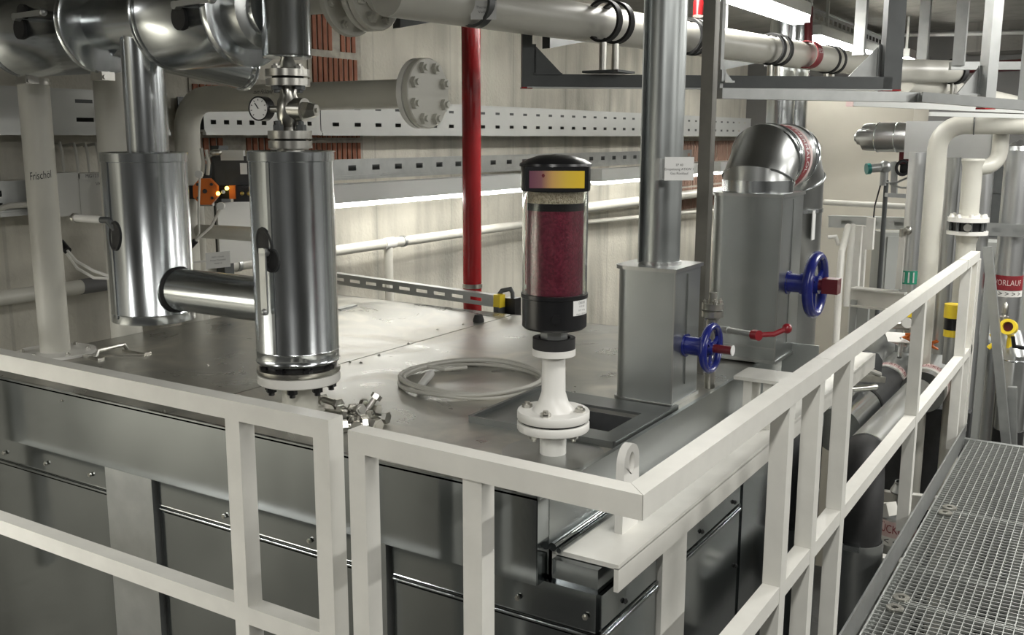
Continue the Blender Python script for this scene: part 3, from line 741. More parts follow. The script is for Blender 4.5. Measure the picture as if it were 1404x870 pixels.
# ================================================================ clad vessels on the left
CX2, CY2, CR2 = -2.119, 2.165, .124
C2 = thing('clad_vessel', 'shiny clad cylinder standing on the lid, second one, nearest the middle', 'vessel', (CX2, CY2, ZL))
zb2 = 3.325; zt2_ = 3.955
b = MB(); b.lathe(((0, 0), (CR2, 0), (CR2 + .003, .004), (CR2, .008), (CR2, .035), (CR2 + .0015, .037), (CR2, .04), (CR2, zt2_ - zb2 - .03), (CR2 + .003, zt2_ - zb2 - .028), (CR2 + .003, zt2_ - zb2 - .002), (CR2 + .006, zt2_ - zb2), (CR2 - .002, zt2_ - zb2 + .002), (CR2 - .012, zt2_ - zb2 - .006), (0, zt2_ - zb2 - .006)), (CX2, CY2, zb2), n=56)
b.build('cladding', clad, C2)
a = math.radians(-77.6)
b = MB(); b.beam((CX2 + CR2 * math.cos(a), CY2 + CR2 * math.sin(a), zb2 + .04), (CX2 + CR2 * math.cos(a), CY2 + CR2 * math.sin(a), zt2_ - .03), .010, .006, (math.cos(a), math.sin(a), 0)); b.build('seam_strip', clad, C2)
b = MB(); b.cyl((CX2, CY2, zb2 - .022), (CX2, CY2, zb2), .10, n=36); b.build('gap_ring', rubber, C2)
zf = 3.29; zf0 = 3.258
b = MB(); b.lathe(((0, 0), (.124, 0), (.126, .003), (.126, zb2 - .02 - zf), (0, zb2 - .02 - zf)), (CX2, CY2, zf), n=48); SF = b.build('steel_flange', steel, C2)
b = MB(); b.lathe(((0, 0), (.122, 0), (.125, .003), (.125, zf - zf0 - .003), (.12, zf - zf0 - .002), (0, zf - zf0 - .002)), (CX2, CY2, zf0), n=48); WF = b.build('flange', flange_white, C2)
bolts(WF, (CX2, CY2, zf0), (0, 0, -1), .098, 8, .016, .028, black, .3)
bolts(SF, (CX2, CY2, zb2 - .021), (0, 0, 1), .104, 8, .016, .018, black, .3)
b = MB(); b.cyl((CX2, CY2, ZL), (CX2, CY2, zf0), .055, n=28); b.cyl((CX2, CY2, ZL), (CX2, CY2, ZL + .012), .075, n=28); b.build('stub_pipe', pipe_white, C2)
# cut-out of the valve stem with its hanging lever
zc1 = 3.687; zc2 = 3.645; aA = -88.6; aB = -76.6
b = MB(); b.patch((CX2, CY2, zc1), aA, CR2, .030, .055, .12); b.patch((CX2, CY2, zc2), aB, CR2, .024, .036, 0, .009); b.build('stem_cutout', rubber, C2)
a = math.radians(-83.6); dd = Vector((math.cos(a), math.sin(a), 0))
zl0 = 3.641; zl1 = 3.496
q0 = Vector((CX2, CY2, zl0)) + dd * (CR2 + .022); q1 = Vector((CX2, CY2, zl1)) + dd * (CR2 + .022)
b = MB(); b.beam(q0, q1, .022, .007, dd); b.ball(q1, .011); b.cyl(Vector((CX2, CY2, zc2 + .02)) + dd * (CR2 - .01), q0 + dd * .003 + Vector((0, 0, .03)), .012, n=14); b.beam(q0 + Vector((0, 0, .04)), q0, .022, .007, dd); b.build('lever', strut, C2)

# flanged regulator with its gauge on top of that vessel
RG = thing('pressure_regulator', 'flanged steel pressure regulator with a round gauge, on top of the middle clad cylinder', 'regulator', (CX2, CY2, zt2_))
def zz2(v): return None
ZV = dict(a=3.963, b=3.985, c=3.991, d=4.014, e=4.075, f=4.142, g=4.162, h=4.169, i=4.189, j=4.23)
RF = []
for lo, hi in ((ZV['a'], ZV['b']), (ZV['c'], ZV['d']), (ZV['f'], ZV['g']), (ZV['h'], ZV['i'])):
    b = MB(); b.cyl((CX2, CY2, lo), (CX2, CY2, hi), .064, n=36); RF.append(b.build('flange', steel, RG))
for lo, hi in ((ZV['b'], ZV['c']), (ZV['g'], ZV['h'])):
    b = MB(); b.cyl((CX2, CY2, lo), (CX2, CY2, hi), .045, n=24); b.build('gasket', rubber, RG)
bolts(RF[1], (CX2, CY2, ZV['d']), (0, 0, 1), .046, 4, .015, .028, dark_steel, .0); bolts(RF[2], (CX2, CY2, ZV['f']), (0, 0, -1), .046, 4, .016, .018, dark_steel, .0)
bolts(RF[3], (CX2, CY2, ZV['i']), (0, 0, 1), .046, 4, .013, .014, steel, .0)
b = MB(); e = ZV['e']
b.lathe(((0, ZV['a'] - .01 - e), (.04, ZV['a'] - .01 - e), (.04, ZV['a'] - e), (.028, ZV['d'] - e), (.024, -.05), (.034, -.028), (.036, 0), (.032, .026), (.024, .04), (.026, ZV['f'] - e), (.026, ZV['i'] - e), (.030, ZV['i'] - e + .004), (.016, ZV['i'] - e + .035), (.016, ZV['j'] - e + .02), (0, ZV['j'] - e + .02)), (CX2, CY2, e), n=24)
b.build('valve_body', steel, RG)
g = Vector((-2.209,2.139,4.078)); gd = Vector((-2.172,2.089,4.076)) - Vector((-2.189,2.199,4.077)); gd = Vector((gd.x, gd.y, 0)).normalized()
b = MB(); b.cyl(Vector((CX2, CY2, e)), g, .010, n=12); b.build('gauge_stem', steel, RG)
b = MB(); b.lathe(((0, -.022), (.036, -.022), (.036, .010), (.033, .012), (.032, .008), (0, .008)), g, gd, 32); GC = b.build('gauge_case', black, RG)
b = MB(); b.cyl(g + gd * .0085, g + gd * .0095, .0315, n=32); GD = b.build('gauge_dial', dial, GC)
b = MB(); sd = gd.cross(Vector((0, 0, 1)))
b.beam(g + gd * .0105, g + gd * .0105 + sd * .012 + Vector((0, 0, .016)), .003, .001, gd)
for k in range(9):
    q = PI * (-.25 + 1.5 * k / 8); d = sd * math.cos(q) + Vector((0, 0, 1)) * math.sin(q); b.beam(g + gd * .0102 + d * .023, g + gd * .0102 + d * .028, .002, .0008, gd)
b.build('gauge_marks', ink, GC, smooth=False)
c0 = Vector((CX2, CY2, e)); c1 = Vector((-2.025,2.180,4.072)); cdn = (c1 - c0).normalized()
b = MB(); b.cyl(c0, c0 + cdn * .055, .034, n=20); b.cyl(c0 + cdn * .05, c1 - cdn * .02, .026, n=6); b.cyl(c1 - cdn * .022, c1, .026, .018, n=6); b.cyl(c1, c1 + cdn * .005, .008, n=6); b.build('spring_housing', steel, RG)

# ---- left vessel
CX1, CY1, CR1 = -2.782, 2.165, .135
C1 = thing('clad_vessel', 'shiny clad cylinder hanging over the lid at the left, with a white-sleeved lever', 'vessel', (CX1, CY1, 3.384))
zb1 = 3.384; zt1_ = 3.944
b = MB(); b.lathe(((0, 0), (CR1 - .012, 0), (CR1, .003), (CR1, .03), (CR1 + .0015, .032), (CR1, .034), (CR1, zt1_ - zb1 - .03), (CR1 + .003, zt1_ - zb1 - .028), (CR1 + .003, zt1_ - zb1 - .002), (CR1 + .006, zt1_ - zb1), (CR1 - .002, zt1_ - zb1 + .002), (CR1 - .012, zt1_ - zb1 - .005), (0, zt1_ - zb1 - .005)), (CX1, CY1, zb1), n=56)
b.build('cladding', clad, C1)
a = math.radians(-95.8)
b = MB(); b.beam((CX1 + CR1 * math.cos(a), CY1 + CR1 * math.sin(a), zb1 + .02), (CX1 + CR1 * math.cos(a), CY1 + CR1 * math.sin(a), zt1_ - .03), .010, .006, (math.cos(a), math.sin(a), 0)); b.build('seam_strip', clad, C1)
zk = 3.68
b = MB(); b.patch((CX1, CY1, zk), -87.8, CR1, .026, .05, -.1); b.build('stem_cutout', rubber, C1)
a = math.radians(-89.8); dd = Vector((math.cos(a), math.sin(a), 0))
s0 = Vector((CX1, CY1, zk + .02)) + dd * (CR1 - .01); s1 = Vector((-2.801,2.030,3.729)); s2 = Vector((-2.980,2.015,3.731))
b = MB(); b.cyl(s0, s1 + (s0 - s1) * .1, .014, n=14); b.tube([s1 + (s0 - s1) * .1, s1, s1 + (s2 - s1) * .2], .011, 10); b.build('spindle', dark_steel, C1)
b = MB(); b.cyl(s1 + (s2 - s1) * .2, s1 + (s2 - s1) * .88, .0125, n=14); b.build('lever_sleeve', flange_white, C1)
b = MB(); b.cyl(s1 + (s2 - s1) * .86, s1 + (s2 - s1) * .92, .016, n=14); b.cyl(s1 + (s2 - s1) * .92, s2, .013, .008, n=14); b.build('lever_knob', steel, C1)
# cross pipe to the other vessel
zx = 3.498
b = MB(); b.cyl((CX1 + CR1 * .8, CY1, zx), (CX2 - CR2 * .8, CY1, zx), .070, n=36); b.build('cross_pipe', clad, C1)
b = MB(); b.bead((CX1 + CR1 * .98, CY1, zx), (1, 0, 0), .068, .010, 36); b.build('saddle_collar', rubber, C1)
TX = -2.758
b = MB(); b.cyl((TX, 2.165, zt1_ - .01), (TX, 2.165, 4.37), .066, n=36); b.build('riser_pipe', clad, C1)
a = math.radians(-99.8)
b = MB(); b.beam((TX + .067 * math.cos(a), 2.165 + .067 * math.sin(a), zt1_), (TX + .067 * math.cos(a), 2.165 + .067 * math.sin(a), 4.3), .012, .006, (math.cos(a), math.sin(a), 0)); b.build('seam_strip', clad_dull, C1)

# ---- overhead duct with two fat valve jackets
OD = thing('overhead_duct', 'shiny clad duct crossing above the left cylinders, with two fat valve jackets', 'duct', (-2.9, 2.165, 4.2))
oy, oz = 2.165, 4.362
b = MB(); b.cyl((-4.08, oy, oz), (CX2 - .05, oy, oz), .084, n=36); b.build('inner_duct', clad, OD)
def jacket(x0, x1, R):
    b = MB(); L = x1 - x0
    b.lathe(((0, 0), (R - .01, 0), (R + .004, .004), (R + .004, .01), (R, .014), (R, .03), (R + .0015, .032), (R, .034), (R, L - .034), (R + .0015, L - .032), (R, L - .03), (R, L - .014), (R + .004, L - .01), (R + .004, L - .004), (R - .008, L), (0, L)), (x0, oy, oz), (1, 0, 0), 56)
    b.build('valve_jacket', clad, OD)
jacket(-3.40, -2.945, .158); jacket(-2.615, -2.265, .158)
b = MB(); b.lathe(((0, 0), (.112, 0), (.112, .06), (.086, .075), (0, .075)), (-2.265, oy, oz), (1, 0, 0), 40); b.build('end_collar', clad_dull, OD)
zl = 4.221
b = MB(); b.lathe(((0, 0), (.07, 0), (.0725, .004), (.07, .009), (.07, ZC - zl - .002), (0, ZC - zl - .002)), (CX2, CY2, zl), n=40); b.build('drop_pipe', clad, OD)
def lever_set(px, pz_, cut):
    # oval stem cut-out on the front of the jacket and a bar lever lying along it
    a0 = math.radians(cut); n = Vector((0, -math.cos(a0), math.sin(a0)))
    c = Vector((px, oy, oz)) + n * .158
    b = MB(); u, v, ax = Vector((1, 0, 0)), n.cross(Vector((1, 0, 0))), n
    b.prism([(.014 + .024 * math.cos(q), .030 + .024 * math.sin(q)) for q in [2 * PI * i / 20 for i in range(20)]], c - n * .008, u, v, .014)
    b.prism([(.030 * math.cos(q), -.022 + .036 * math.sin(q)) for q in [2 * PI * i / 20 for i in range(20)]], c - n * .008, u, v, .016)
    b.build('stem_cutout', rubber, OD, smooth=False)
    b = MB(); s = c + Vector((.025, 0, 0)) + v * -.045
    s = c + Vector((.03, 0, .018)); e = s + Vector((.155, -.0, .0))
    b.cyl(c - n * .02 + Vector((.01, 0, .01)), c + n * .03 + Vector((.01, 0, .01)), .012, n=12); b.beam(c + n * .026 + Vector((.0, 0, .012)), c + n * .026 + Vector((.16, 0, .016)), .008, .016, (0, 0, 1)); b.ball(c + n * .026 + Vector((.165, 0, .016)), .013)
    b.build('lever', strut, OD)
lever_set(-3.156, 0, 2); lever_set(-2.381, 0, -2)
for x in (-3.385, -2.96):
    b = MB(); b.box((x - .03, oy - .03, oz - .182), (x + .03, oy + .02, oz - .155)); b.cyl((x - .035, oy - .02, oz - .172), (x + .035, oy - .02, oz - .172), .007, n=8)
    b.build('lock_catch', steel, OD)
# lower duct behind
p0 = Vector((-2.98, 2.20, 4.33)); p1 = Vector((-2.978,2.812,4.253))
b = MB(); d = (p1 - p0).normalized(); L = (p1 - p0).length
b.lathe(((0, 0), (.078, 0), (.078, L - .04), (.0795, L - .038), (.078, L - .036), (.078, L - .012), (.084, L - .008), (.084, L - .002), (.07, L), (0, L)), p0, d, 40)
tag(b.build('branch_pipe', clad, OD), 'clad branch with a rolled rim, behind the right jacket')

# ================================================================ pipes at the left, between tank and wall
def pipe(name, label, pts, r, m=None, n=28, cat='pipe', group=None):
    return tag(MB().tube(pts, r, n).build(name, m or pipe_white), label, cat, group)
def arc(c, u, v, R, k=6):   # quarter bend, from c+R*u to c+R*v
    c, u, v = Vector(c), Vector(u), Vector(v)
    return [c + u * (R * math.cos(PI / 2 * i / k)) + v * (R * math.sin(PI / 2 * i / k)) for i in range(k + 1)]
LP = thing('white_pipe', 'white upright pipe at far left with black handwriting, in front of the wall', 'pipe', (-3.56, 2.29, ZL))
lx, ly = -3.554, 2.29
b = MB(); b.cyl((lx, ly, ZL + .012), (lx, ly, 4.21), .056, n=32); b.build('pipe_tube', pipe_white, LP)
b = MB(); b.ring((lx, ly, 4.185), (0, 0, 1), .060, .05, .012, 32); b.build('clip_ring', steel, LP)
b = MB(); b.cyl((lx, ly, ZL + .001), (lx, ly, ZL + .012), .15, n=36); BP = b.build('base_plate', flange_white, LP)
bolts(BP, (lx, ly, ZL + .012), (0, 0, 1), .12, 6, .010, .012, steel, .3)
a = math.radians(-35.8)
text_wrap('Frischöl', .042, (lx, ly, 3.849), (0, 0, 1), (math.cos(a), math.sin(a), 0), .0566, ink, LP, 'handwriting', shear=.25, squash=.62, turn=.12)
pipe('white_pipe', 'white upright pipe partly hidden behind the left clad cylinder', [(-3.70, 2.73, 0), (-3.70, 2.73, ZC)], .066)

# white branch out of the wall ending in a blind flange, with its drop at the wall
BF = thing('flanged_pipe', 'white pipe ending in a round bolted blind flange below the overhead pipes', 'pipe', (-3.2, 3.3, 3.4))
fy, fz = 3.3, 4.169
b = MB(); b.tube([(-2.50, fy, fz), (-3.76, fy, fz)] + [tuple(q) for q in arc((-3.76, fy, fz - .15), (0, 0, 1), (-1, 0, 0), .15)] + [(-3.91, fy, 0.4)], .060, 28); b.build('pipe_tube', pipe_white, BF)
b = MB(); b.cyl((-3.91, fy, 3.90), (-3.91, fy, 3.907), .0615, n=28); b.cyl((-3.91, fy, 4.0), (-3.91, fy, 4.006), .0615, n=28); b.build('weld_seam', pipe_white, BF)
fx_ = -2.453
b = MB(); b.lathe(((0, 0), (.135, 0), (.14, .004), (.14, .028), (0, .028)), (fx_ - .062, fy, fz), (1, 0, 0), 48); FL = b.build('flange', flange_white, BF)
b = MB(); b.cyl((fx_ - .034, fy, fz), (fx_ - .028, fy, fz), .12, n=36); b.build('gasket', rubber, BF)
b = MB(); b.lathe(((0, 0), (.14, 0), (.14, .024), (.136, .028), (0, .028)), (fx_ - .028, fy, fz), (1, 0, 0), 48); BLF = b.build('blind_flange', pipe_white, BF)
bolts(BLF, (fx_, fy, fz), (1, 0, 0), .108, 8, .023, .028, pipe_white, .5)
bolts(FL, (fx_ - .062, fy, fz), (-1, 0, 0), .108, 8, .017, .022, pipe_white, .5)
text_wrap('zum Füllstand', .03, (-3.33, fy, fz), (1, 0, 0), (0, -.85, .35), .0605, ink, BF, 'handwriting', turn=PI / 2, squash=.7, shear=.2)

# double flange at the top edge and the long white overhead pipe
TF = thing('flange_pair', 'two large white bolted flanges hanging at the top edge of the picture', 'flange', (-2.62, 3.2, 4.4))
c = Vector((-2.502,3.051,4.544))
for k, (dx, R, t) in enumerate(((-.155, .165, .026), (-.06, .15, .022), (-.03, .15, .028))):
    b = MB(); b.lathe(((0, 0), (R, 0), (R, t - .004), (R - .004, t), (0, t)), (c.x + dx, c.y, c.z), (1, 0, 0), 48); TFF = b.build('flange', pipe_white, TF)
b = MB(); b.cyl((c.x - .16, c.y, c.z), (c.x, c.y, c.z), .085, n=28); b.cyl((c.x - .13, c.y, c.z), (-4.1, c.y, c.z), .07, n=28); b.build('pipe_tube', pipe_white, TF)
bolts(TFF, (c.x - .002, c.y, c.z), (1, 0, 0), .112, 8, .022, .028, pipe_white, .5)
bolts(TF, (c.x - .129, c.y, c.z), (1, 0, 0), .135, 8, .018, .02, pipe_white, .5)

OP = thing('overhead_pipe', 'long white overhead pipe running away to the right on paired clamps', 'pipe', (-1.557,3.383,4.400))
p0 = Vector((-2.364,2.931,4.510)); p1 = Vector((-1.799,7.065,4.510))
b = MB(); b.cyl(p0, p1, .084, n=40); b.build('pipe_tube', pipe_white, OP)
dv = (p1 - p0).normalized(); q1 = p1 + dv * 9.0
q1 = Vector((-1.723,8.731,4.490))
b = MB(); b.cyl(p1, p1 + dv * 2.6, .078, n=36); b.build('pipe_tube', pipe_white, OP)
def at_u(t): return p0 + (p1 - p0) * t
def ring_on(t, L, m, name, R=.086, lbl=None):
    b = MB(); b.ring(at_u(t) - dv * L / 2, dv, R, R - .01, L, 40); o = b.build(name, m, OP)
    if lbl: o['label'] = lbl
    return o
b = MB(); c = Vector((-2.256,3.348,4.510)); b.ring(c - dv * .02, dv, .092, .08, .04, 40); b.build('coupling_ring', dark_steel, OP)
c = Vector((-1.825,6.478,4.510)); b = MB(); b.ring(c - dv * .04, dv, .0852, .08, .08, 40); b.build('label_band', ink_red, OP)
for sgn in (-1, 1):
    text_wrap('HEISS', .04, c, dv, (.8, -.5, .2 * sgn), .0857, paper, OP, turn=PI / 2, squash=.8) if sgn > 0 else None
c = Vector((-2.092,6.255,4.510)); b = MB(); b.prism(((-.05, -.03), (.05, -.03), (.05, .03), (-.05, .03)), c + Vector((.075, -.02, -.055)), dv, Vector((-.4, 0, .9)), .003); b.build('sticker', ink_grey, OP, smooth=False)
c = Vector((-2.293,3.456,4.510)); n_ = Vector((.55, -.8, 0)).normalized(); ux = Vector((.8, .55, 0)).normalized()
b = MB(); b.prism(((-.05, -.035), (.05, -.035), (.05, .035), (-.05, .035)), c + n_ * .16 - Vector((0, 0, .03)), ux, (0, 0, 1), .002); HS = b.build('hanging_sign', paper, OP, smooth=False)
for i, tx in enumerate(('Thermalöl', 'Vorlauf')):
    text_flat(tx, .014, c + n_ * .1635 - Vector((0, 0, .02 + i * .018)), ux, (0, 0, 1), ink_grey, HS)
# clamps: a rubber-lined double strap on two studs, standing on the strut below
for u0, ttl in (((-2.086,4.185,4.510), 4.285), ((-1.892,6.001,4.510), 4.285), ((-1.817,6.979,4.510), 4.285)):
    c = Vector(u0)
    for s in (-.05, .05):
        b = MB(); b.ring(c + dv * (s - .018), dv, .094, .082, .036, 36); b.build('strap', rubber, OP)
        b = MB(); b.cyl(c + dv * s - Vector((0, 0, .09)), (c.x + dv.x * s, c.y + dv.y * s, ttl + .004), .017, n=16); b.cyl(c + dv * s - Vector((0, 0, .16)), (c.x + dv.x * s, c.y + dv.y * s, ttl + .005), .013, n=12); b.build('stud', steel, OP)
    b = MB(); b.box((c.x - .09, c.y - .09, ttl - .002), (c.x + .09, c.y + .09, ttl + .008)); b.build('foot_plate', dark_steel, OP, smooth=False)
# second clamp near the front strut pipe
c = Vector((-2.029,4.997,4.510)); b = MB(); b.ring(c - dv * .03, dv, .094, .082, .03, 36); b.ring(c + dv * .03, dv, .094, .082, .03, 36); b.build('strap', rubber, OP)

# ================================================================ strut frames under the overhead pipe
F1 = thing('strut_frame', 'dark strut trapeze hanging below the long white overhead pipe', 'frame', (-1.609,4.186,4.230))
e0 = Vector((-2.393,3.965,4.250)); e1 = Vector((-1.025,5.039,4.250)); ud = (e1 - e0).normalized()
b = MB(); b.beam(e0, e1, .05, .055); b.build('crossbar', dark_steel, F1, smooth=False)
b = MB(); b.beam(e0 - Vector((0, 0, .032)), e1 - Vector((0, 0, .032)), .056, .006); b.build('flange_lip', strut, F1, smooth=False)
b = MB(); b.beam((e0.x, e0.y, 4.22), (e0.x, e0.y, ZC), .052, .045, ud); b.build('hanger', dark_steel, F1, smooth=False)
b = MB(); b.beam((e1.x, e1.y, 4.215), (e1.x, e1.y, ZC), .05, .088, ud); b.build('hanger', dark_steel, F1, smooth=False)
for e, wd in ((e0, .05), (e1, .09)):
    b = MB(); b.beam((e.x, e.y, 4.212), (e.x, e.y, 4.220), .054, wd, ud); tag(b.build('end_cap', red, F1, smooth=False), 'red plastic end cap')
def gusset(par, corner, du, size, m, t=.006):
    n = du.cross(Vector((0, 0, 1)))
    b = MB(); b.prism(((0, 0), (size, 0), (0, size)), Vector(corner) + n * .02, du, (0, 0, 1), t); b.beam(Vector(corner) + n * .02, Vector(corner) + n * .02 + Vector((0, 0, size)), .012, .02, du); b.beam(Vector(corner) + n * .02, Vector(corner) + n * .02 + du * size, .03, .008); b.build('gusset', m, par, smooth=False)
gusset(F1, e0 + ud * .03 + Vector((0, 0, .028)), ud, .13, dark_steel); gusset(F1, e1 - ud * .05 + Vector((0, 0, .028)), -ud, .15, strut)

F2 = thing('strut_frame', 'pale galvanised strut crossbar with grey hangers at the upper right, below the dark trapeze', 'frame', (-0.897,4.033,4.150))
g0 = Vector((-1.447,3.899,4.170)); g1 = Vector((-0.799,4.787,4.170)); g2 = Vector((-0.389,4.925,4.130))
ud2 = (g1 - g0).normalized()
b = MB(); b.beam(g0, g1, .045, .042); b.build('crossbar', strut, F2, smooth=False)
b = MB(); b.beam((-0.820,4.680,4.170), g2, .05, .042); b.build('crossbar', strut, F2, smooth=False)
h = Vector((-0.607,5.088,4.160))
b = MB(); b.beam((h.x, h.y, 4.13), (h.x, h.y, ZC), .05, .06, ud2); b.build('hanger', strut, F2, smooth=False)
b = MB(); b.beam((h.x, h.y, 4.124), (h.x, h.y, 4.132), .054, .064, ud2); tag(b.build('end_cap', red, F2, smooth=False), 'red plastic end cap')
gusset(F2, h - ud2 * .03 + Vector((0, 0, .03)), -ud2, .13, strut)
h = Vector((-1.544,4.167,4.200))
b = MB(); b.beam((h.x, h.y, 4.17), (h.x, h.y, ZC), .02, .016, ud2); b.build('hanger', strut, F2, smooth=False)
gusset(F2, h + Vector((0, 0, .03)), ud2, .05, strut)

F3 = thing('strut_frame', 'pale strut crossbar just above the white pipe bend at the right', 'frame', (-0.964,6.142,4.165))
b = MB(); b.beam((-1.401,5.875,4.188), (-0.506,6.423,4.145), .04, .034); b.beam((-0.977,5.886,4.123), (-0.484,6.189,4.109), .03, .022); b.build('crossbar', tray_white, F3, smooth=False)
b = MB(); b.box(tuple(Vector((-1.401,5.875,4.188)) - Vector((.02, .02, .02))), tuple(Vector((-1.401,5.875,4.188)) + Vector((.02, .02, .02)))); b.build('end_cap', pink_band, F3, smooth=False)
hp = Vector((-0.577,6.381,4.153)); b = MB(); b.box((hp.x - .02, hp.y - .02, hp.z), (hp.x + .02, hp.y + .02, ZC)); b.build('hanger', strut, F3, smooth=False)
# three thin hangers further back, each holding a pipe trapeze
for (u, vb, D_, lb) in (((-1.634,7.006,4.552), 0, 0, 'grey hanger dropping in front of the right ceiling lamp'), ((-1.389,7.876,4.546), 0, 0, 'grey hanger just right of the thick dark hanger'),
                        ((-1.031,7.121,4.453), 0, 0, 'grey hanger with a white ceiling plate at the upper right')):
    p = Vector(u)
    H = thing('ceiling_hanger', lb, 'hanger', (p.x, p.y, p.z))
    b = MB(); b.box((p.x - .035, p.y - .03, p.z), (p.x + .035, p.y + .03, ZC)); b.build('rail', strut, H, smooth=False)
    b = MB(); b.box((p.x - .14, p.y - .1, ZC - .012), (p.x + .14, p.y + .1, ZC)); b.build('ceiling_plate', flange_white, H, smooth=False)
    b = MB(); b.beam((p.x - .05, p.y, p.z), (p.x + .9, p.y + .5, p.z), .05, .05) if 'plate' in lb else b.box((p.x - .04, p.y - .035, p.z - .02), (p.x + .04, p.y + .035, p.z)); b.build('bottom_bracket', strut, H, smooth=False)

# ================================================================ cable trays, lamps and pipes on the left wall
def tray(name, label, y0, y1, x, z0, H, rows, pitch, slot, group=None, tm=None):
    tm = tm or tray_white
    t = thing(name, label, 'cable tray', (x - .08, (y0 + y1) / 2, z0), group)
    b = MB(); slotted(b, (x, y0, z0), (0, 1, 0), (0, 0, 1), y1 - y0, H, rows, pitch, slot); b.build('slotted_side', tm, t, smooth=False)
    b = MB(); b.box((-4.079, y0, z0 - .006), (x + .006, y1, z0 + .004)); b.box((x - .012, y0, z0 - .022), (x + .012, y1, z0 - .006)); b.build('tray_bottom', tm, t, smooth=False)
    b = MB(); b.box((x - .012, y0, z0 + H), (x + .004, y1, z0 + H + .008)); b.build('rolled_edge', tm, t, smooth=False)
    b = MB(); b.box((-4.079, y0, z0 + .004), (-4.073, y1, z0 + H)); b.build('rear_side', dark_steel, t, smooth=False)  # dark sheet behind the slots stands in for the shade inside the tray
    return t
tray('cable_tray', 'pale slotted wall tray at eye level, left length with large slots', 0.9, 3.185, -3.9, 4.022, .165, [(.035, .053), (.115, .130)], .24, .085, 'upper wall cable trays')
tray('cable_tray', 'pale slotted wall tray, middle length with small slots behind the regulator', 3.391, 4.217, -3.892, 4.024, .165, [(.030, .052), (.125, .142)], .085, .034, 'upper wall cable trays')
tray('cable_tray', 'pale slotted wall tray at eye level, long right length behind the red pipe', 4.222 + .01, 11.6, -3.9, 4.022, .178, [(.030, .052), (.125, .142)], .19, .055, 'upper wall cable trays')
TB0, TB1 = 3.765, .09
tray('cable_tray', 'narrow slotted tray low on the wall at the far left behind the junction boxes', 0.9, 2.842, -3.95, 3.69, .115, [(.012, .035), (.060, .085)], .21, .10, 'lower wall cable trays', strut)
tray('cable_tray', 'narrow slotted tray low on the wall above the wall lamps', 3.517, 9.9, -3.95, TB0, TB1, [(.030, .062)], .22, .07, 'lower wall cable trays', strut)
def wall_lamp(y0, y1, label):
    l = thing('batten_lamp', label, 'lamp', (-3.74, (y0 + y1) / 2, 3.6), 'batten lamps along the left wall')
    b = MB(); b.box((-3.80, y0, 3.635), (-3.68, y1, 3.735)); b.build('lamp_body', tray_white, l, smooth=False)
    b = MB(); b.prism(((-.055, 0), (-.03, -.028), (.03, -.028), (.055, 0)), (-3.74, y1 - .01, 3.635), (1, 0, 0), (0, 0, 1), y1 - y0 - .02)
    b.build('diffuser', lamp_m, l, smooth=False)
    for y in (y0 + .2, y1 - .24):
        b = MB(); b.box((-4.1, y, 3.70), (-3.78, y + .04, 3.73)); b.build('wall_bracket', strut, l, smooth=False)
wall_lamp(3.95, 6.144, 'glowing batten lamp on the wall left of and behind the red pipe')
wall_lamp(7.293, 7.293 + 2.2, 'glowing batten lamp on the wall between the black cap and the grey riser')
wall_lamp(10.05, 11.7, 'glowing batten lamp on the wall, farthest, right of the grey riser')
# pipes along the wall
WP = thing('wall_pipe', 'thin white pipe running level along the left wall below the lamps', 'pipe', (-3.95, 4.3, 3.3))
b = MB(); b.cyl((-3.95, 0.9, 3.333), (-3.95, 7.3, 3.333), .032, n=20); b.build('pipe_tube', pipe_white, WP)
yv = 4.865
b = MB(); b.cyl((-3.95, yv, 3.333), (-3.95, yv, .3), .028, n=20); b.build('drop_pipe', pipe_white, WP)
for y in (2.9, yv):
    b = MB(); b.cyl((-3.95, y - .05, 3.333), (-3.95, y + .05, 3.333), .037, n=20); b.build('sleeve', flange_white, WP)
for u in (1.9, 3.6, 5.0, 6.6):
    b = MB(); b.ring((-3.95, u, 3.333), (0, 1, 0), .037, .03, .025, 20); b.beam((-3.95, u + .012, 3.333), (-4.1, u + .012, 3.333), .02, .01); b.build('pipe_clip', strut, WP)
b = MB(); yb_ = 2.783; b.ring((-3.95, yb_ - .09, 3.333), (0, 1, 0), .0345, .03, .16, 20); b.build('label_band', ink_grey, WP)
pipe('wall_pipe', 'white pipe along the wall just right of the black breather cap', [(-3.96, 7.5, 3.397), (-3.96, 11.5, 3.397)], .045)
pipe('conduit', 'thin white conduit along the wall below the right wall pipe', [(-4.02, 7.6, 3.265), (-4.02, 11.5, 3.153)], .02)
# red riser
RP = thing('red_pipe', 'glossy red upright pipe beyond the tank, against the wall', 'pipe', (-3.1, 4.6, 0))
rx, ry = -3.096, 4.55
b = MB(); b.cyl((rx, ry, 0), (rx, ry, 4.597), .052, n=32); b.build('pipe_tube', red, RP)
b = MB(); b.cyl((rx, ry, 3.161), (rx, ry, 3.185), .0555, n=32); b.cyl((rx, ry, 4.59), (rx, ry, 4.608), .055, n=32); b.build('pipe_clip', steel, RP)
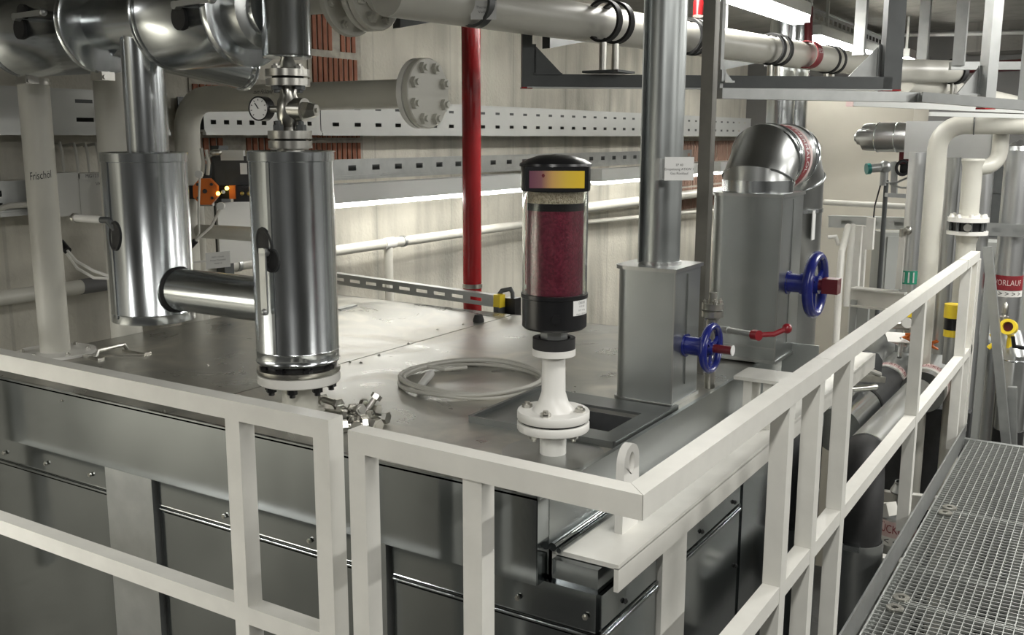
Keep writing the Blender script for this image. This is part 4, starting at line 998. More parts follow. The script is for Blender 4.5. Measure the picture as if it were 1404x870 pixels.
# slotted support rail with yellow end beyond the lid
SR = thing('slotted_rail', 'slotted steel rail with a yellow end cap just beyond the far edge of the lid', 'rail', (-3.4, 4.12, 3.2))
a0 = Vector((-3.753,4.120,3.228)); a1 = Vector((-2.669,4.120,3.188)); a0.x -= .5; a0.z += .009
d = (a1 - a0).normalized(); L = (a1 - a0).length
b = MB(); slotted(b, a0 - Vector((0, 0, .032)), d, (0, 0, 1), L, .052, [(.017, .034)], .115, .07); b.beam(a0 + Vector((0, .02, .022)), a1 + Vector((0, .02, .022)), .045, .005); b.beam(a0 + Vector((0, .02, -.034)), a1 + Vector((0, .02, -.034)), .045, .004); b.build('rail', strut, SR, smooth=False)
b = MB(); b.beam(a1 - d * .004 + Vector((0, .02, -.004)), a1 + d * .035 + Vector((0, .02, -.004)), .05, .064); tag(b.build('end_cap', yellow, SR, smooth=False), 'yellow end cap')
b = MB(); b.box((a1.x + .0, a1.y - .01, 0.3), (a1.x + .03, a1.y + .05, a1.z - .034)); b.box((a0.x + .2, a0.y + .0, .3), (a0.x + .24, a0.y + .05, a0.z - .034)); b.build('rail_leg', dark_steel, SR, smooth=False)
HK = thing('cable_end', 'dark bent cable dropping into a black block beside the yellow rail end', 'cable', (-2.624,4.200,3.129))
k0 = Vector((-2.673,4.160,3.205)); k1 = Vector((-2.624,4.200,3.238)); k2 = Vector((-2.610,4.200,3.130))
b = MB(); b.tube([k0, k0 + (k1 - k0) * .3 + Vector((0, 0, .015)), k1, k1 + Vector((.012, 0, -.02)), k2], .011, 10); b.build('bent_cable', dark_steel, HK)
b = MB(); b.box((k2.x - .03, k2.y - .03, k2.z - .12), (k2.x + .03, k2.y + .03, k2.z + .065)); b.build('plug_block', black, HK, smooth=False)
# lit lower part of the wall pipes at the red pipe foot is plain wall; junction boxes at the far left
def jbox(label, u0, u1, v0, v1, D_): pass
for lb, c, s in (('grey junction box on the low tray, directly right of the handwritten pipe', (-3.870,2.557,3.757), .075), ('grey junction box with two lines of print, behind the second white pipe', (-3.870,2.724,3.752), .09)):
    J = thing('junction_box', lb, 'box', (c[0], c[1], c[2] - .1))
    b = MB(); b.box((c[0] - .05, c[1] - s, c[2] - .095), (c[0] + .05, c[1] + s, c[2] + .085)); HO = b.build('housing', grey_plastic, J, smooth=False)
    b = MB(); b.box((c[0] - .05, c[1] - s - .004, c[2] + .06), (c[0] + .054, c[1] + s + .004, c[2] + .087)); b.build('lid', grey_plastic, J, smooth=False)
    if 'print' in lb:
        text_flat('MG123 Sensor 40', .022, (c[0] + .0545, c[1] + .02, c[2] + .075), (0, 1, 0), (0, 0, 1), ink_grey, HO)
        text_flat('VK1 T4A', .022, (c[0] + .052, c[1] + .03, c[2] + .04), (0, 1, 0), (0, 0, 1), ink_grey, HO)
    for k in range(3):
        b = MB(); y = c[1] - s * .6 + k * s * .6; b.tube([(c[0] + .0, y, c[2] + .08), (c[0] - .02, y + .01, c[2] + .17), (c[0] - .06, y + .03, c[2] + .21), (c[0] - .16, y + .04, c[2] + .2)], .007, 6); b.build('cable', cable, J)
b = MB(); c = Vector((-3.900,2.360,3.715)); b.tube([c + Vector((0, -.45, -.16)), c + Vector((0, -.2, -.05)), c, c + Vector((0, .1, .0)), c + Vector((0, .22, .03))], .012, 8)
tag(b.build('looped_cable', cable), 'short grey cable sagging below the low tray at the left edge', 'cable')
TC = thing('twin_cable', 'two thin white cables in a black sleeve, between handwritten pipe and left cylinder', 'cable', (-3.482,2.396,3.505))
c0 = Vector((-3.646,2.425,3.556))
b = MB()
for dz in (0, -.014): b.tube([c0 + Vector((0, 0, dz)), Vector((-3.552,2.412,3.504)) + Vector((0, 0, dz * 2)), Vector((-3.448,2.411,3.474)) + Vector((0, 0, dz * 2)), Vector((-3.323,2.423,3.450))], .006, 6)
b.build('cable', flange_white, TC)
b = MB(); d = Vector((-3.552,2.412,3.504)) - c0; d.normalize(); b.cyl(c0 - d * .03, c0 + d * .03, .016, n=12); b.build('sleeve', black, TC)

# ---- orange actuator group between the two cylinders
def AP(u): return Vector(u)
AC = thing('valve_actuator', 'black actuator with an orange octagonal dial between the two clad cylinders', 'actuator', (-3.546,3.171,3.671))
c = Vector((-3.494,3.042,3.756)); n_ = Vector((.62, -.78, .05)).normalized(); u_ = Vector((.78, .62, 0)).normalized(); v_ = n_.cross(u_) * -1
v_ = Vector((0, 0, 1))
b = MB(); b.prism([(.056 * math.cos(PI / 8 + PI / 4 * i), .062 * math.sin(PI / 8 + PI / 4 * i)) for i in range(8)], c, u_, v_, .05); DDI = tag(b.build('dial_disc', orange, AC, smooth=False), 'orange octagonal dial')
b = MB(); b.cyl(c + n_ * .0, c + n_ * .06, .010, n=8)
for k in range(4): b.cyl(c + n_ * .045 + u_ * (.042 * math.cos(PI / 4 + k * PI / 2)) + v_ * (.042 * math.sin(PI / 4 + k * PI / 2)), c + n_ * .058 + u_ * (.042 * math.cos(PI / 4 + k * PI / 2)) + v_ * (.042 * math.sin(PI / 4 + k * PI / 2)), .007, n=6)
b.build('dial_screws', ink, DDI)
def fbox(par, name, m, p, wu, hv, dp, lbl=None):   # box facing the room: centre p of its front, width, height, depth
    p = Vector(p); b = MB(); b.prism(((-wu / 2, -hv / 2), (wu / 2, -hv / 2), (wu / 2, hv / 2), (-wu / 2, hv / 2)), p - n_ * dp, u_, v_, dp); o = b.build(name, m, par, smooth=False)
    if lbl: o['label'] = lbl
    return o
fbox(AC, 'housing', charcoal, (-3.487,3.186,3.848), .155, .13, .12); fbox(AC, 'mounting_block', black, (-3.528,3.139,3.750), .30, .06, .09)
fbox(AC, 'cover', grey_plastic, (-3.478,3.181,3.914), .10, .045, .06); fbox(AC, 'orange_tab', orange, (-3.415,3.114,3.752), .026, .06, .03, 'orange tab'); fbox(AC, 'terminal_block', black, (-3.377,3.172,3.744), .13, .07, .06)
fbox(AC, 'print_card', paper, (-3.389,3.164,3.854), .03, .05, .004); fbox(AC, 'lower_bracket', strut, (-3.511,3.044,3.706), .06, .03, .05)
for p, m in (((-3.420,3.038,3.748), led), ((-3.402,3.051,3.755), grey_plastic), ((-3.405,3.076,3.770), led), ((-3.338,3.101,3.748), brass), ((-3.313,3.117,3.748), brass)):
    b = MB(); b.ball(p, .009, n=10); b.build('indicator', m, AC)
b = MB(); q = Vector((-3.493,3.077,3.915)); b.ball(Vector((-3.478,3.088,3.925)), .022, (1.4, 1.1, .7)); b.tube([Vector((-3.470,3.094,3.928)), q, Vector((-3.516,3.058,3.896))], .009, 8); b.build('steel_lever', steel, AC)
for u in ((-3.526,3.049,3.883), (-3.506,3.060,3.877)):
    b = MB(); p = Vector(u); b.tube([p + Vector((0, 0, .06)), p + Vector((.01, 0, .0)), p - Vector((0, 0, .05))], .008, 8); b.build('cable', cable, AC)
for u in ((-3.449,2.967,3.833), (-3.355,2.996,3.699)):
    b = MB(); p = Vector(u); b.cyl(p, p + n_ * .03, .016, n=16); b.build('cable_gland', grey_plastic, AC)
b = MB(); b.tube([(-3.374,3.005,3.685), (-3.384,2.959,3.611), (-3.397,2.879,3.554)], .006, 6); b.tube([(-3.448,2.966,3.830), (-3.438,2.939,3.674), (-3.427,2.927,3.586), (-3.397,2.879,3.554)], .005, 6); b.build('cable', cable, AC)
b = MB(); d = Vector((-3.397,2.879,3.554)); b.cyl(d, d + Vector((-.03, -.01, -.03)), .013, n=10); b.build('cable_plug', black, AC)
# pale cable duct, pipe stubs and card behind
DU = tag(MB().box(tuple(Vector((-3.614,3.309,3.399)) - Vector((.02, .10, .0))), tuple(Vector((-3.642,3.354,3.688)) + Vector((.02, .10, 0)))).build('cable_duct', grey_plastic, smooth=False), 'pale grey upright cable duct behind the middle cylinder', 'duct')
pipe('white_pipe', 'short white upright pipe behind the cross pipe between the cylinders', [(-3.72, 3.11, 0), (-3.72, 3.11, 3.768)], .05)
pipe('white_pipe', 'short level white pipe behind the left edge of the middle cylinder', [(-3.720,3.148,3.560), (-3.213,3.058,3.577)], .032)
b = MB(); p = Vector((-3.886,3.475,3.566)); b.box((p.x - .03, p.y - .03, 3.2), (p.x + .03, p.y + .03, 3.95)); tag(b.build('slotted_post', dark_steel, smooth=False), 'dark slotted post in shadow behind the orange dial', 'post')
NS = thing('name_sign', 'small grey card sign with three printed lines between the two clad cylinders', 'sign', (-2.878,2.540,3.539))
c = Vector((-3.462,3.055,3.449)); n2 = Vector((.62, -.78, .0)).normalized(); u2 = Vector((.78, .62, .09)).normalized()
b = MB(); b.prism(((-.054, -.036), (.054, -.036), (.054, .036), (-.054, .036)), c, u2, (0, 0, 1), .002); NSP = b.build('plate', paper, NS, smooth=False)
b = MB(); b.beam(c - u2 * .05, c - u2 * .13, .008, .003, n2); b.build('cable_tie', flange_white, NS)
for i, tx in enumerate(('MKV 1 Druck', 'Pumpe Thermalöl', 'Ventil 12')): text_flat(tx, .0095, c + Vector((0, 0, .014 - i * .0145)) + n2 * .0028, u2, (0, 0, 1), ink_grey, NSP)

# ================================================================ loose things on the lid
CC = thing('cable_coil', 'loose coil of pale cable lying on the lid left of the breather', 'cable', (-1.875,2.741,3.160))
c = Vector((-1.901,2.784,3.150)); c.z = ZL + .009
for k, (r, dx, dy, dz) in enumerate(((.245, 0, 0, 0), (.238, .008, .004, .014), (.25, -.005, .01, .012))):
    b = MB(); b.tube([c + Vector((dx + r * math.cos(t) * (1 + .03 * math.sin(2 * t + k)), dy + r * math.sin(t) * (1 + .025 * math.cos(3 * t + k)), dz + .004 * math.sin(3 * t + k))) for t in [2 * PI * i / 44 for i in range(44)]], .0075, 8, True); b.build('cable_loop', cable, CC)
b = MB(); b.tube([(-2.152,2.758,3.165), (-2.129,2.829,3.170), (-2.056,2.841,3.166), (-2.011,2.916,3.165)], .007, 8); b.build('cable_tail', cable, CC)
b = MB(); b.cyl((-1.972,2.574,3.165), (-2.063,2.762,3.165), .013, .016, n=12); b.build('cable_end_plug', grey_plastic, CC)
for u, lb in (((-2.055,3.020,3.150), 'black rubber plug lying flat beside the cable coil'), ((-2.519,3.752,3.150), 'black rubber plug standing near the far seam of the lid')):
    b = MB(); b.lathe(((0, 0), (.026, 0), (.026, .012), (.018, .014 if 'flat' in lb else .034), (0, .014 if 'flat' in lb else .036)), (u[0], u[1], ZL), n=18); tag(b.build('rubber_plug', rubber), lb, 'plug')
# pile of loose flange bolts
def loose_bolt(p, az, L, r, tilt, label):
    t = thing('loose_bolt', label, 'bolt', p, 'loose bolts in the pile')
    d = Vector((math.cos(az) * math.cos(tilt), math.sin(az) * math.cos(tilt), math.sin(tilt))); p = Vector(p)
    b = MB(); b.cyl(p, p + d * L, r, n=12); b.build('shank', steel, t)
    b = MB(); b.cyl(p - d * r * 1.4, p, r * 1.75, n=6); b.build('hex_head', steel, t)
    b = MB(); b.cyl(p + d * L * .72, p + d * (L * .72 + r * 1.5), r * 1.75, n=6); b.build('nut', steel, t)
PB = [((-2.061,2.267,3.170), 2.9, .10, .011, 0, 'loose bolt at the back left of the pile, longest'), ((-1.860,2.164,3.170), -.25, .07, .012, 0, 'loose bolt at the front right of the pile'),
      ((-1.837,2.224,3.170), 3.3, .075, .011, 0, 'loose bolt at the right end of the pile, head outward'), ((-1.932,2.259,3.170), 1.0, .06, .010, .9, 'loose bolt standing up out of the pile'),
      ((-1.918,2.287,3.170), 3.0, .07, .009, .1, 'thin loose bolt pointing right at the back of the pile'), ((-1.936,2.180,3.170), .4, .08, .011, 0, 'loose bolt in the middle of the pile'),
      ((-1.994,2.219,3.170), .1, .07, .010, .1, 'loose bolt half under the longest one'), ((-1.874,2.102,3.170), .9, .06, .011, 0, 'loose bolt at the front of the pile beside the rail end'), ((-1.852,2.116,3.170), 2.4, .06, .010, 0, 'loose bolt in shadow at the front of the pile'),
      ((-1.929,2.196,3.190), -.5, .07, .010, .2, 'loose bolt on top of the pile')]
for p, az, L, r, ti, lb in PB: loose_bolt(p, az, L, r, ti, lb)
for u, L, lb in (((-2.061,2.233,3.152), .05, 'thin wire offcut lying left of the bolt pile'),):
    b = MB(); p = Vector(u); p.z = ZL + .004; b.cyl(p - Vector((L, 0, 0)), p + Vector((L, .02, 0)), .004, n=8); tag(b.build('wire_offcut', steel), lb, 'wire')

# dark tapered cantilever brackets on the wall side of the overhead pipe
for (a, b_, c_, d_, lb) in (((-2.778,3.538,4.546), (-2.770,3.525,4.462), (-2.678,3.962,4.555), (-2.681,3.967,4.589), 'dark tapered bracket left of the red pipe top'),
                           ((-2.530,4.414,4.556), (-2.517,4.394,4.428), (-2.411,4.962,4.533), (-2.415,4.969,4.580), 'dark tapered bracket left of the front pipe clamps'),
                           ((-2.268,6.131,4.544), (-2.255,6.110,4.409), (-2.165,6.540,4.477), (-2.170,6.547,4.524), 'dark tapered bracket right of the dark upright post')):
    p = [Vector(a), Vector(b_), Vector(c_), Vector(d_)]; n = (p[2] - p[1]).cross(Vector((0, 0, 1))).normalized() * .05
    b = MB(); f = [b.bm.verts.new(q) for q in p]; g = [b.bm.verts.new(q - n) for q in p]
    b.face(f); b.face(g[::-1])
    for i in range(4): b.face((f[i], f[(i + 1) % 4], g[(i + 1) % 4], g[i]))
    e = (p[0] + p[1]) / 2; b.box((e.x - .02, e.y - .02, e.z), (e.x + .02, e.y + .02, ZC))
    tag(b.build('tapered_bracket', dark_steel, smooth=False), lb, 'bracket')

# ================================================================ ceiling lamps and tray at the upper right
def ceil_lamp(p0, p1, label):
    p0, p1 = Vector(p0), Vector(p1); d = (p1 - p0).normalized(); s = d.cross(Vector((0, 0, 1))).normalized()
    l = thing('batten_lamp', label, 'lamp', (p0 + p1) / 2, 'batten lamps under the ceiling')
    L = (p1 - p0).length
    b = MB(); b.prism(((-.075, .0), (.075, .0), (.06, .09), (-.06, .09)), p1, s * -1, (0, 0, 1), L) if False else b.beam(p0 + Vector((0, 0, .05)), p1 + Vector((0, 0, .05)), .14, .08)
    for t in (.2, .8):
        q = p0 + (p1 - p0) * t; b.box((q.x - .012, q.y - .012, q.z + .08), (q.x + .012, q.y + .012, ZC))
    b.build('lamp_body', tray_white, l, smooth=False)
    b = MB(); b.beam(p0 + d * .01 - Vector((0, 0, .012)), p1 - d * .01 - Vector((0, 0, .012)), .13, .045); b.beam(p0 + d * .06 - Vector((0, 0, .04)), p1 - d * .06 - Vector((0, 0, .04)), .08, .02); b.build('diffuser', lamp2_m, l, smooth=False)
pA = Vector((-2.035,6.998,4.800)); pB = Vector((-2.325,8.350,4.800)); pC = Vector((-1.848,9.963,4.720))
ceil_lamp(pA - Vector((0, 2.6, 0)), pA, 'glowing ceiling batten at the top edge, nearest of the three')
ceil_lamp(pB + Vector((0, .0, 0)), pB + Vector((0, 2.1, 0)), 'glowing ceiling batten in the middle, behind the grey gusset')
ceil_lamp((-2.000,10.284,4.740), Vector((-2.000,10.284,4.740)) + Vector((0, 1.1, 0)), 'short glimpse of a ceiling batten just right of the thick dark hanger, farthest')
t0 = Vector((-2.349,7.393,4.980)); t1 = Vector((-2.440,15.279,4.980))
CT = thing('cable_tray', 'slotted cable tray under the ceiling above the glowing battens', 'cable tray', (t0 + t1) / 2)
d = (t1 - t0).normalized()
b = MB(); slotted(b, t0 - d * 1.5 - Vector((0, 0, .05)), d, (0, 0, 1), (t1 - t0).length + 1.5, .10, [(.03, .07)], .16, .10); b.beam(t0 - d * 1.5 - Vector((0, 0, .055)), t1 - Vector((0, 0, .055)), .05, .012); b.beam(t0 - d * 1.5 + Vector((0, 0, .055)), t1 + Vector((0, 0, .055)), .03, .01); b.build('tray_side', strut, CT, smooth=False)
s_ = d.cross(Vector((0, 0, 1))).normalized()
b = MB(); b.beam(t0 - d * 1.5 - s_ * .10 - Vector((0, 0, .05)), t1 - s_ * .10 - Vector((0, 0, .05)), .18, .006); b.build('tray_bottom', dark_steel, CT, smooth=False)
pipe('ceiling_conduit', 'thin pale conduit along the foot of the ceiling at the far end', [(-2.481,11.300,5.058), (-0.956,11.300,5.017)], .022, tray_white)
pipe('red_pipe', 'dark red pipe running across under the ceiling at the far right', [(-1.966,10.288,4.623), (-0.901,10.965,4.688)], .055, dark_red)
pipe('red_pipe', 'thin dark red pipe dropping beside the ceiling batten', [(-2.126,7.500,4.926), (-2.104,7.455,4.654)], .03, dark_red)
pipe('red_pipe', 'short bright red pipe between the riser and the dark post at the top', [(-2.030,5.115,4.698), (-2.026,5.101,4.622)], .028, red)
# two bright ducts behind the overhead pipe
for u, lb in (((-2.360,7.701,4.315), 'pair of bright clad risers behind the trapeze, left one'), ((-2.334,7.958,4.323), 'pair of bright clad risers behind the trapeze, right one')):
    p = Vector(u); pipe('clad_riser', lb, [(p.x, p.y, 0), (p.x, p.y, ZC)], .105, clad, 32)
pipe('white_pipe', 'pale overhead pipe at far right ending in clamps', [(-1.359,7.136,4.361), (-0.778,9.866,4.236)], .075)
b = MB(); p = Vector((-1.117,7.666,4.448)); q = Vector((-1.333,6.926,4.420)); dq = (p - q).normalized()
b.cyl(q - dq * .2, p, .075, n=32); OPB = b.build('overhead_pipe', pipe_white); tag(OPB, 'white overhead pipe length right of the thick dark hanger, with a black clamp', 'pipe')
CLP = thing('pipe_clamp', 'black pipe clamp on two studs under the white pipe at the upper right', 'clamp', (-1.155,7.612,4.313))
b = MB(); b.ring(p - dq * .06, dq, .088, .072, .06, 36); b.build('strap', rubber, CLP)
b = MB(); b.cyl(p - dq * .05 - Vector((0, 0, .08)), p - dq * .05 - Vector((0, 0, .22)), .014, n=12); b.cyl(p - dq * .01 - Vector((0, 0, .08)), p - dq * .01 - Vector((0, 0, .22)), .014, n=12); b.build('stud', steel, CLP)
b = MB(); b.beam((-1.609,7.447,4.301), (-1.126,7.748,4.302), .06, .03); b.cyl((-1.353,7.505,4.388), (-1.344,7.491,4.298), .04, n=14); b.build('foot', flange_white, CLP)

# ================================================================ pipework at the far right
W1 = thing('white_pipe', 'thick white pipe rising at the right and bending over to the right edge', 'pipe', (-0.987,6.264,3.132))
top = Vector((-1.005,6.456,4.071)); xr = Vector((0.265,6.580,4.036)); low = Vector((-1.006,6.400,3.818))
hd = Vector((xr.x - top.x, xr.y - top.y, 0)).normalized(); rb = .14
vb = Vector((low.x, low.y, 0))
b = MB(); b.tube([(low.x, low.y, 0.3)] + [tuple(Vector((low.x, low.y, top.z - rb)) + hd * (rb - rb * math.cos(PI / 2 * i / 6)) + Vector((0, 0, rb * math.sin(PI / 2 * i / 6)))) for i in range(7)] + [tuple(Vector((xr.x, xr.y, top.z)))], .056, 28); b.build('pipe_tube', pipe_white, W1)
sp = Vector((low.x, low.y, top.z)) + hd * .19
b = MB(); b.bead(sp, hd, .0565, .004, 28); b.build('weld_seam', dark_steel, W1)
# branch: down from the level pipe, elbow, into the second upright
W2x = Vector((-0.809,6.436,3.692)); bt = Vector((-0.682,6.527,4.024)); bl = Vector((-0.686,6.512,3.855))
b = MB(); b.tube([(bt.x, bt.y, top.z), (bt.x, bt.y, bl.z + .06)] + [tuple(Vector((bt.x, bt.y, bl.z + .06)) + (Vector((W2x.x - bt.x, W2x.y - bt.y, 0)).normalized()) * (.09 - .09 * math.cos(PI / 2 * i / 5)) - Vector((0, 0, .09 * math.sin(PI / 2 * i / 5)))) for i in range(1, 6)] + [(W2x.x, W2x.y, bl.z - .04)], .045, 24); b.build('branch_pipe', pipe_white, W1)
zt_ = Vector((-0.812,6.473,3.875)).z; zf1 = Vector((-0.804,6.404,3.531)).z
b = MB(); b.lathe(((0, 0), (.062, 0), (.066, -.012), (.062, -.022), (.057, -.04), (.055, -.07), (.055, .01 - (zt_ - zf1)), (.066, -(zt_ - zf1) - .0), (0, -(zt_ - zf1))), (W2x.x, W2x.y, zt_), n=32); b.build('upright_pipe', pipe_white, W1)
VW = thing('wafer_valve', 'white flanged pipe joint with a black wafer valve on the second upright at the right', 'valve', (W2x.x, W2x.y, zf1 - .3))
zz = [Vector(q).z for q in ((-0.804,6.404,3.531), (-0.802,6.400,3.505), (-0.796,6.392,3.450), (-0.794,6.388,3.429))]
b = MB(); b.cyl((W2x.x, W2x.y, zz[1]), (W2x.x, W2x.y, zz[0]), .115, n=36); VWF = b.build('flange', flange_white, VW)
b = MB(); b.cyl((W2x.x, W2x.y, zz[3]), (W2x.x, W2x.y, zz[2]), .115, n=36); b.build('flange', flange_white, VW)
b = MB(); b.cyl((W2x.x, W2x.y, zz[2]), (W2x.x, W2x.y, zz[1]), .088, n=24)
b.build('wafer_body', black, VW)
bolts(VWF, (W2x.x, W2x.y, zz[0]), (0, 0, 1), .092, 8, .016, .02, flange_white, .4)
q = Vector((-W2x.x, -W2x.y, 0)).normalized(); cc = Vector((W2x.x, W2x.y, (zz[1] + zz[2]) / 2))
for k in range(8):
    aq = 2 * PI * (k + .4) / 8; b = MB(); b.cyl((W2x.x + .095 * math.cos(aq), W2x.y + .095 * math.sin(aq), zz[2]), (W2x.x + .095 * math.cos(aq), W2x.y + .095 * math.sin(aq), zz[1]), .009, n=8); b.build('stud', dark_steel, VW)
b = MB(); b.cyl(cc + q * .08, cc + q * .13, .022, n=16); b.build('valve_stem', steel, VW)
b = MB(); b.cyl((W2x.x, W2x.y, 0.3), (W2x.x, W2x.y, zz[3]), .055, n=28); b.cyl((W2x.x, W2x.y, zz[3] - .05), (W2x.x, W2x.y, zz[3]), .055, .07, n=28); b.build('lower_pipe', pipe_white, VW)
# bright duct and box above
DD = thing('clad_duct', 'bright level duct with a domed end and square box behind the white pipe bend', 'duct', (-1.277,7.346,3.987))
a0 = Vector((-1.697,7.326,3.996)); a1 = Vector((-1.311,7.267,3.997)); dv2 = (a1 - a0).normalized(); L = (a1 - a0).length
b = MB(); b.lathe(((0, .02), (.05, .02), (.06, .06), (.09, .065), (.095, .09), (.095, .165), (.1, .17), (.1, L), (0, L)), a0, dv2, 36); b.cyl(a0 - dv2 * .0, a0 + dv2 * .04, .03, n=12); b.build('duct_tube', clad_lit, DD)
for t in (.165, .30):
    b = MB(); b.bead(a0 + dv2 * t, dv2, .1, .004, 36); b.build('seam_bead', clad, DD)
c0 = Vector((-1.322,7.256,3.977)); c1 = Vector((-0.782,7.233,3.979)); 
b = MB(); b.beam(c0, c1, .26, .25); b.build('square_box', clad_lit, DD, smooth=False)
b = MB(); b.beam(c1 - (c1 - c0).normalized() * .01, c1 + (c1 - c0).normalized() * .012, .28, .27); b.build('box_flange', clad_dull, DD, smooth=False)
for u, r, lb, m, zt_ in (((-1.221,7.028,3.460), .055, 'bright clad upright pipe left of the thick white pipe', clad_lit, 3.901), ((-0.964,6.716,3.494), .05, 'dull clad upright pipe close behind the thick white pipe', clad_dull, 3.876),
                         ((-0.993,7.170,3.461), .035, 'narrow bright pipe right of the thick white pipe', clad_lit, 3.868), ((-0.850,7.398,3.550), .055, 'bright clad pipe close behind the white flanged upright', clad_lit, 3.769),
                         ((-0.660,7.495,3.454), .09, 'bright clad upright with a pointed cap near the right edge', clad_lit, 3.911)):
    p = Vector(u); h = zt_
    if 'pointed' in lb:
        t = thing('clad_riser', lb, 'pipe', (p.x, p.y, 0))
        b = MB(); b.lathe(((0, 0), (r, 0), (r, h), (r + .004, h), (r * .98, h + .03), (0, h + .075)), (p.x, p.y, 0), n=32); b.build('pipe_tube', m, t)
        zb = Vector((-0.647,7.411,3.025)).z
        b = MB(); b.ring((p.x, p.y, zb - .05), (0, 0, 1), r * 1.03, r * .95, .10, 32); b.build('label_band', ink_red, t)
        b = MB(); b.ring((p.x, p.y, zb - .095), (0, 0, 1), r * 1.03, r * .95, .04, 32); b.build('arrow_band', flange_white, t)
        rf = (-p.x, -p.y, 0)
        text_wrap('VORLAUF', .055, (p.x, p.y, zb), (0, 0, 1), rf, r * 1.045, pink_band, t, squash=.8)
        for k in range(-2, 3):
            an_ = math.atan2(-p.y, -p.x) + k * .45
            text_wrap('>', .05, (p.x, p.y, zb - .075), (0, 0, 1), (math.cos(an_), math.sin(an_), 0), r * 1.045, ink, t)
    else:
        o = pipe('clad_riser', lb, [(p.x, p.y, 0), (p.x, p.y, h)], r, m)
        if 'left of' in lb:
            z = Vector((-1.195,6.960,3.072)).z
            b = MB(); b.ring((p.x, p.y, z - .045), (0, 0, 1), r * 1.04, r * .9, .09, 28); GB = b.build('green_band', ink_green, o)
            for k in range(3):
                aq = math.atan2(-p.y, -p.x) + (k - 1) * .55
                b = MB(); b.beam((p.x + r * 1.045 * math.cos(aq), p.y + r * 1.045 * math.sin(aq), z - .035), (p.x + r * 1.045 * math.cos(aq), p.y + r * 1.045 * math.sin(aq), z + .035), .010, .004, (math.cos(aq), math.sin(aq), 0)); b.build('print_stripe', paper, o, smooth=False)
# pressure transmitter
PT = thing('pressure_transmitter', 'round steel transmitter head with a teal cap, before the beige pier', 'instrument', (-1.586,7.980,3.378))
p = Vector((-1.630,8.038,3.770)); l = Vector((-1.724,7.977,3.759))
b = MB(); b.ball(p, .05); b.cyl(p, l, .034, n=18); b.cyl((p.x, p.y, p.z - .14), p, .03, n=14); b.build('housing', strut, PT)
b = MB(); b.cyl(l, l + (l - p).normalized() * .03, .043, n=20); tag(b.build('cap', teal, PT), 'teal green end cap')
b = MB(); b.cyl((p.x + .02, p.y, 2.6), (p.x + .02, p.y, p.z - .1), .018, n=12); b.build('stand', dark_steel, PT)
b = MB(); b.tube([(p.x - .02, p.y, p.z - .13), (p.x - .05, p.y - .02, p.z - .3), (p.x - .06, p.y, p.z - .5)], .006, 6); b.build('cable', ink, PT)
IN = thing('instrument_group', 'dark red and black valve gear half hidden behind the clad riser', 'valve', (-1.427,7.890,3.610))
b = MB(); c = Vector((-1.441,7.933,3.852)); b.box((c.x - .06, c.y - .05, c.z - .06), (c.x + .08, c.y + .05, c.z + .06)); b.build('red_head', dark_red, IN, smooth=False)
b = MB(); c = Vector((-1.419,7.870,3.773)); b.box((c.x - .06, c.y - .04, c.z - .05), (c.x + .05, c.y + .04, c.z + .03)); b.bead(Vector((-1.451,7.791,3.774)), (.6, -.8, 0), .05, .012, 20); b.build('wheel', black, IN)
b = MB(); b.beam((-1.541,7.923,3.813), (-1.515,7.882,3.553), .05, .04, (1, 0, 0)); b.beam((-1.568,7.853,3.569), (-1.394,7.959,3.559), .06, .03); b.tube([(-1.567,7.814,3.663), (-1.487,7.805,3.666), (-1.391,7.876,3.719)], .008, 6); b.tube([(-1.542,7.827,3.653), (-1.460,7.813,3.628), (-1.382,7.862,3.629)], .008, 6); b.build('bracket', strut, IN)

# trays, handrails, cabinet and stair in the far corner
pipe('handrail', 'pale level handrail crossing in front of the beige pier', [(-2.209,8.566,3.452), (-1.430,8.451,3.446)], .024, rail_white)
b = MB(); q0 = Vector((-2.111,8.358,3.310)); q1 = Vector((-1.372,8.223,3.332)); slotted(b, q0 - Vector((0, 0, .05)), q1 - q0, (0, 0, 1), (q1 - q0).length, .09, [(.03, .06)], .22, .09); b.beam(q0 + Vector((0, .05, .04)), q1 + Vector((0, .05, .04)), .10, .01); b.beam(q0 + Vector((0, .08, -.01)), q1 + Vector((0, .08, -.01)), .01, .09)
tag(b.build('cable_tray', tray_white, smooth=False), 'slotted cable tray below the handrail in front of the beige pier', 'cable tray')
b = MB(); q0 = Vector((-0.829,7.257,3.394)); q1 = Vector((-0.510,7.334,3.385)); slotted(b, q0 - Vector((0, 0, .035)), q1 - q0, (0, 0, 1), (q1 - q0).length, .075, [(.02, .05)], .13, .06); b.beam(q0 + Vector((0, .05, -.035)), q1 + Vector((0, .05, -.035)), .10, .01); b.beam(q0 + Vector((0, .08, .0)), q1 + Vector((0, .08, .0)), .01, .08)
tag(b.build('cable_tray', strut, smooth=False), 'slotted cable tray at the right edge beside the black wafer valve', 'cable tray')
def gbox(name, label, cat, u0, u1, dz, w_, m):
    pass
CB = thing('control_cabinet', 'plain grey control cabinet behind the thin white post', 'cabinet', (-1.656,8.606,2.598))
p = Vector((-1.812,8.646,3.230)); q = Vector((-1.588,8.785,3.231)); dd = (q - p).normalized(); zb = 0.0
b = MB(); b.prism(((0, 0), ((q - p).length, 0), ((q - p).length, p.z - zb), (0, p.z - zb)), (p.x, p.y, zb), dd, (0, 0, 1), -.25 if False else .25); CBm = b.build('housing', cabinet, CB, smooth=False)
n_ = dd.cross(Vector((0, 0, 1)))
b = MB(); L = (q - p).length; b.prism(((.03, .03), (L * .72, .03), (L * .72, p.z - zb - .03), (.03, p.z - zb - .03)), Vector((p.x, p.y, zb)) + n_ * .25, dd, (0, 0, 1), .01); b.build('door', cabinet, CB, smooth=False)
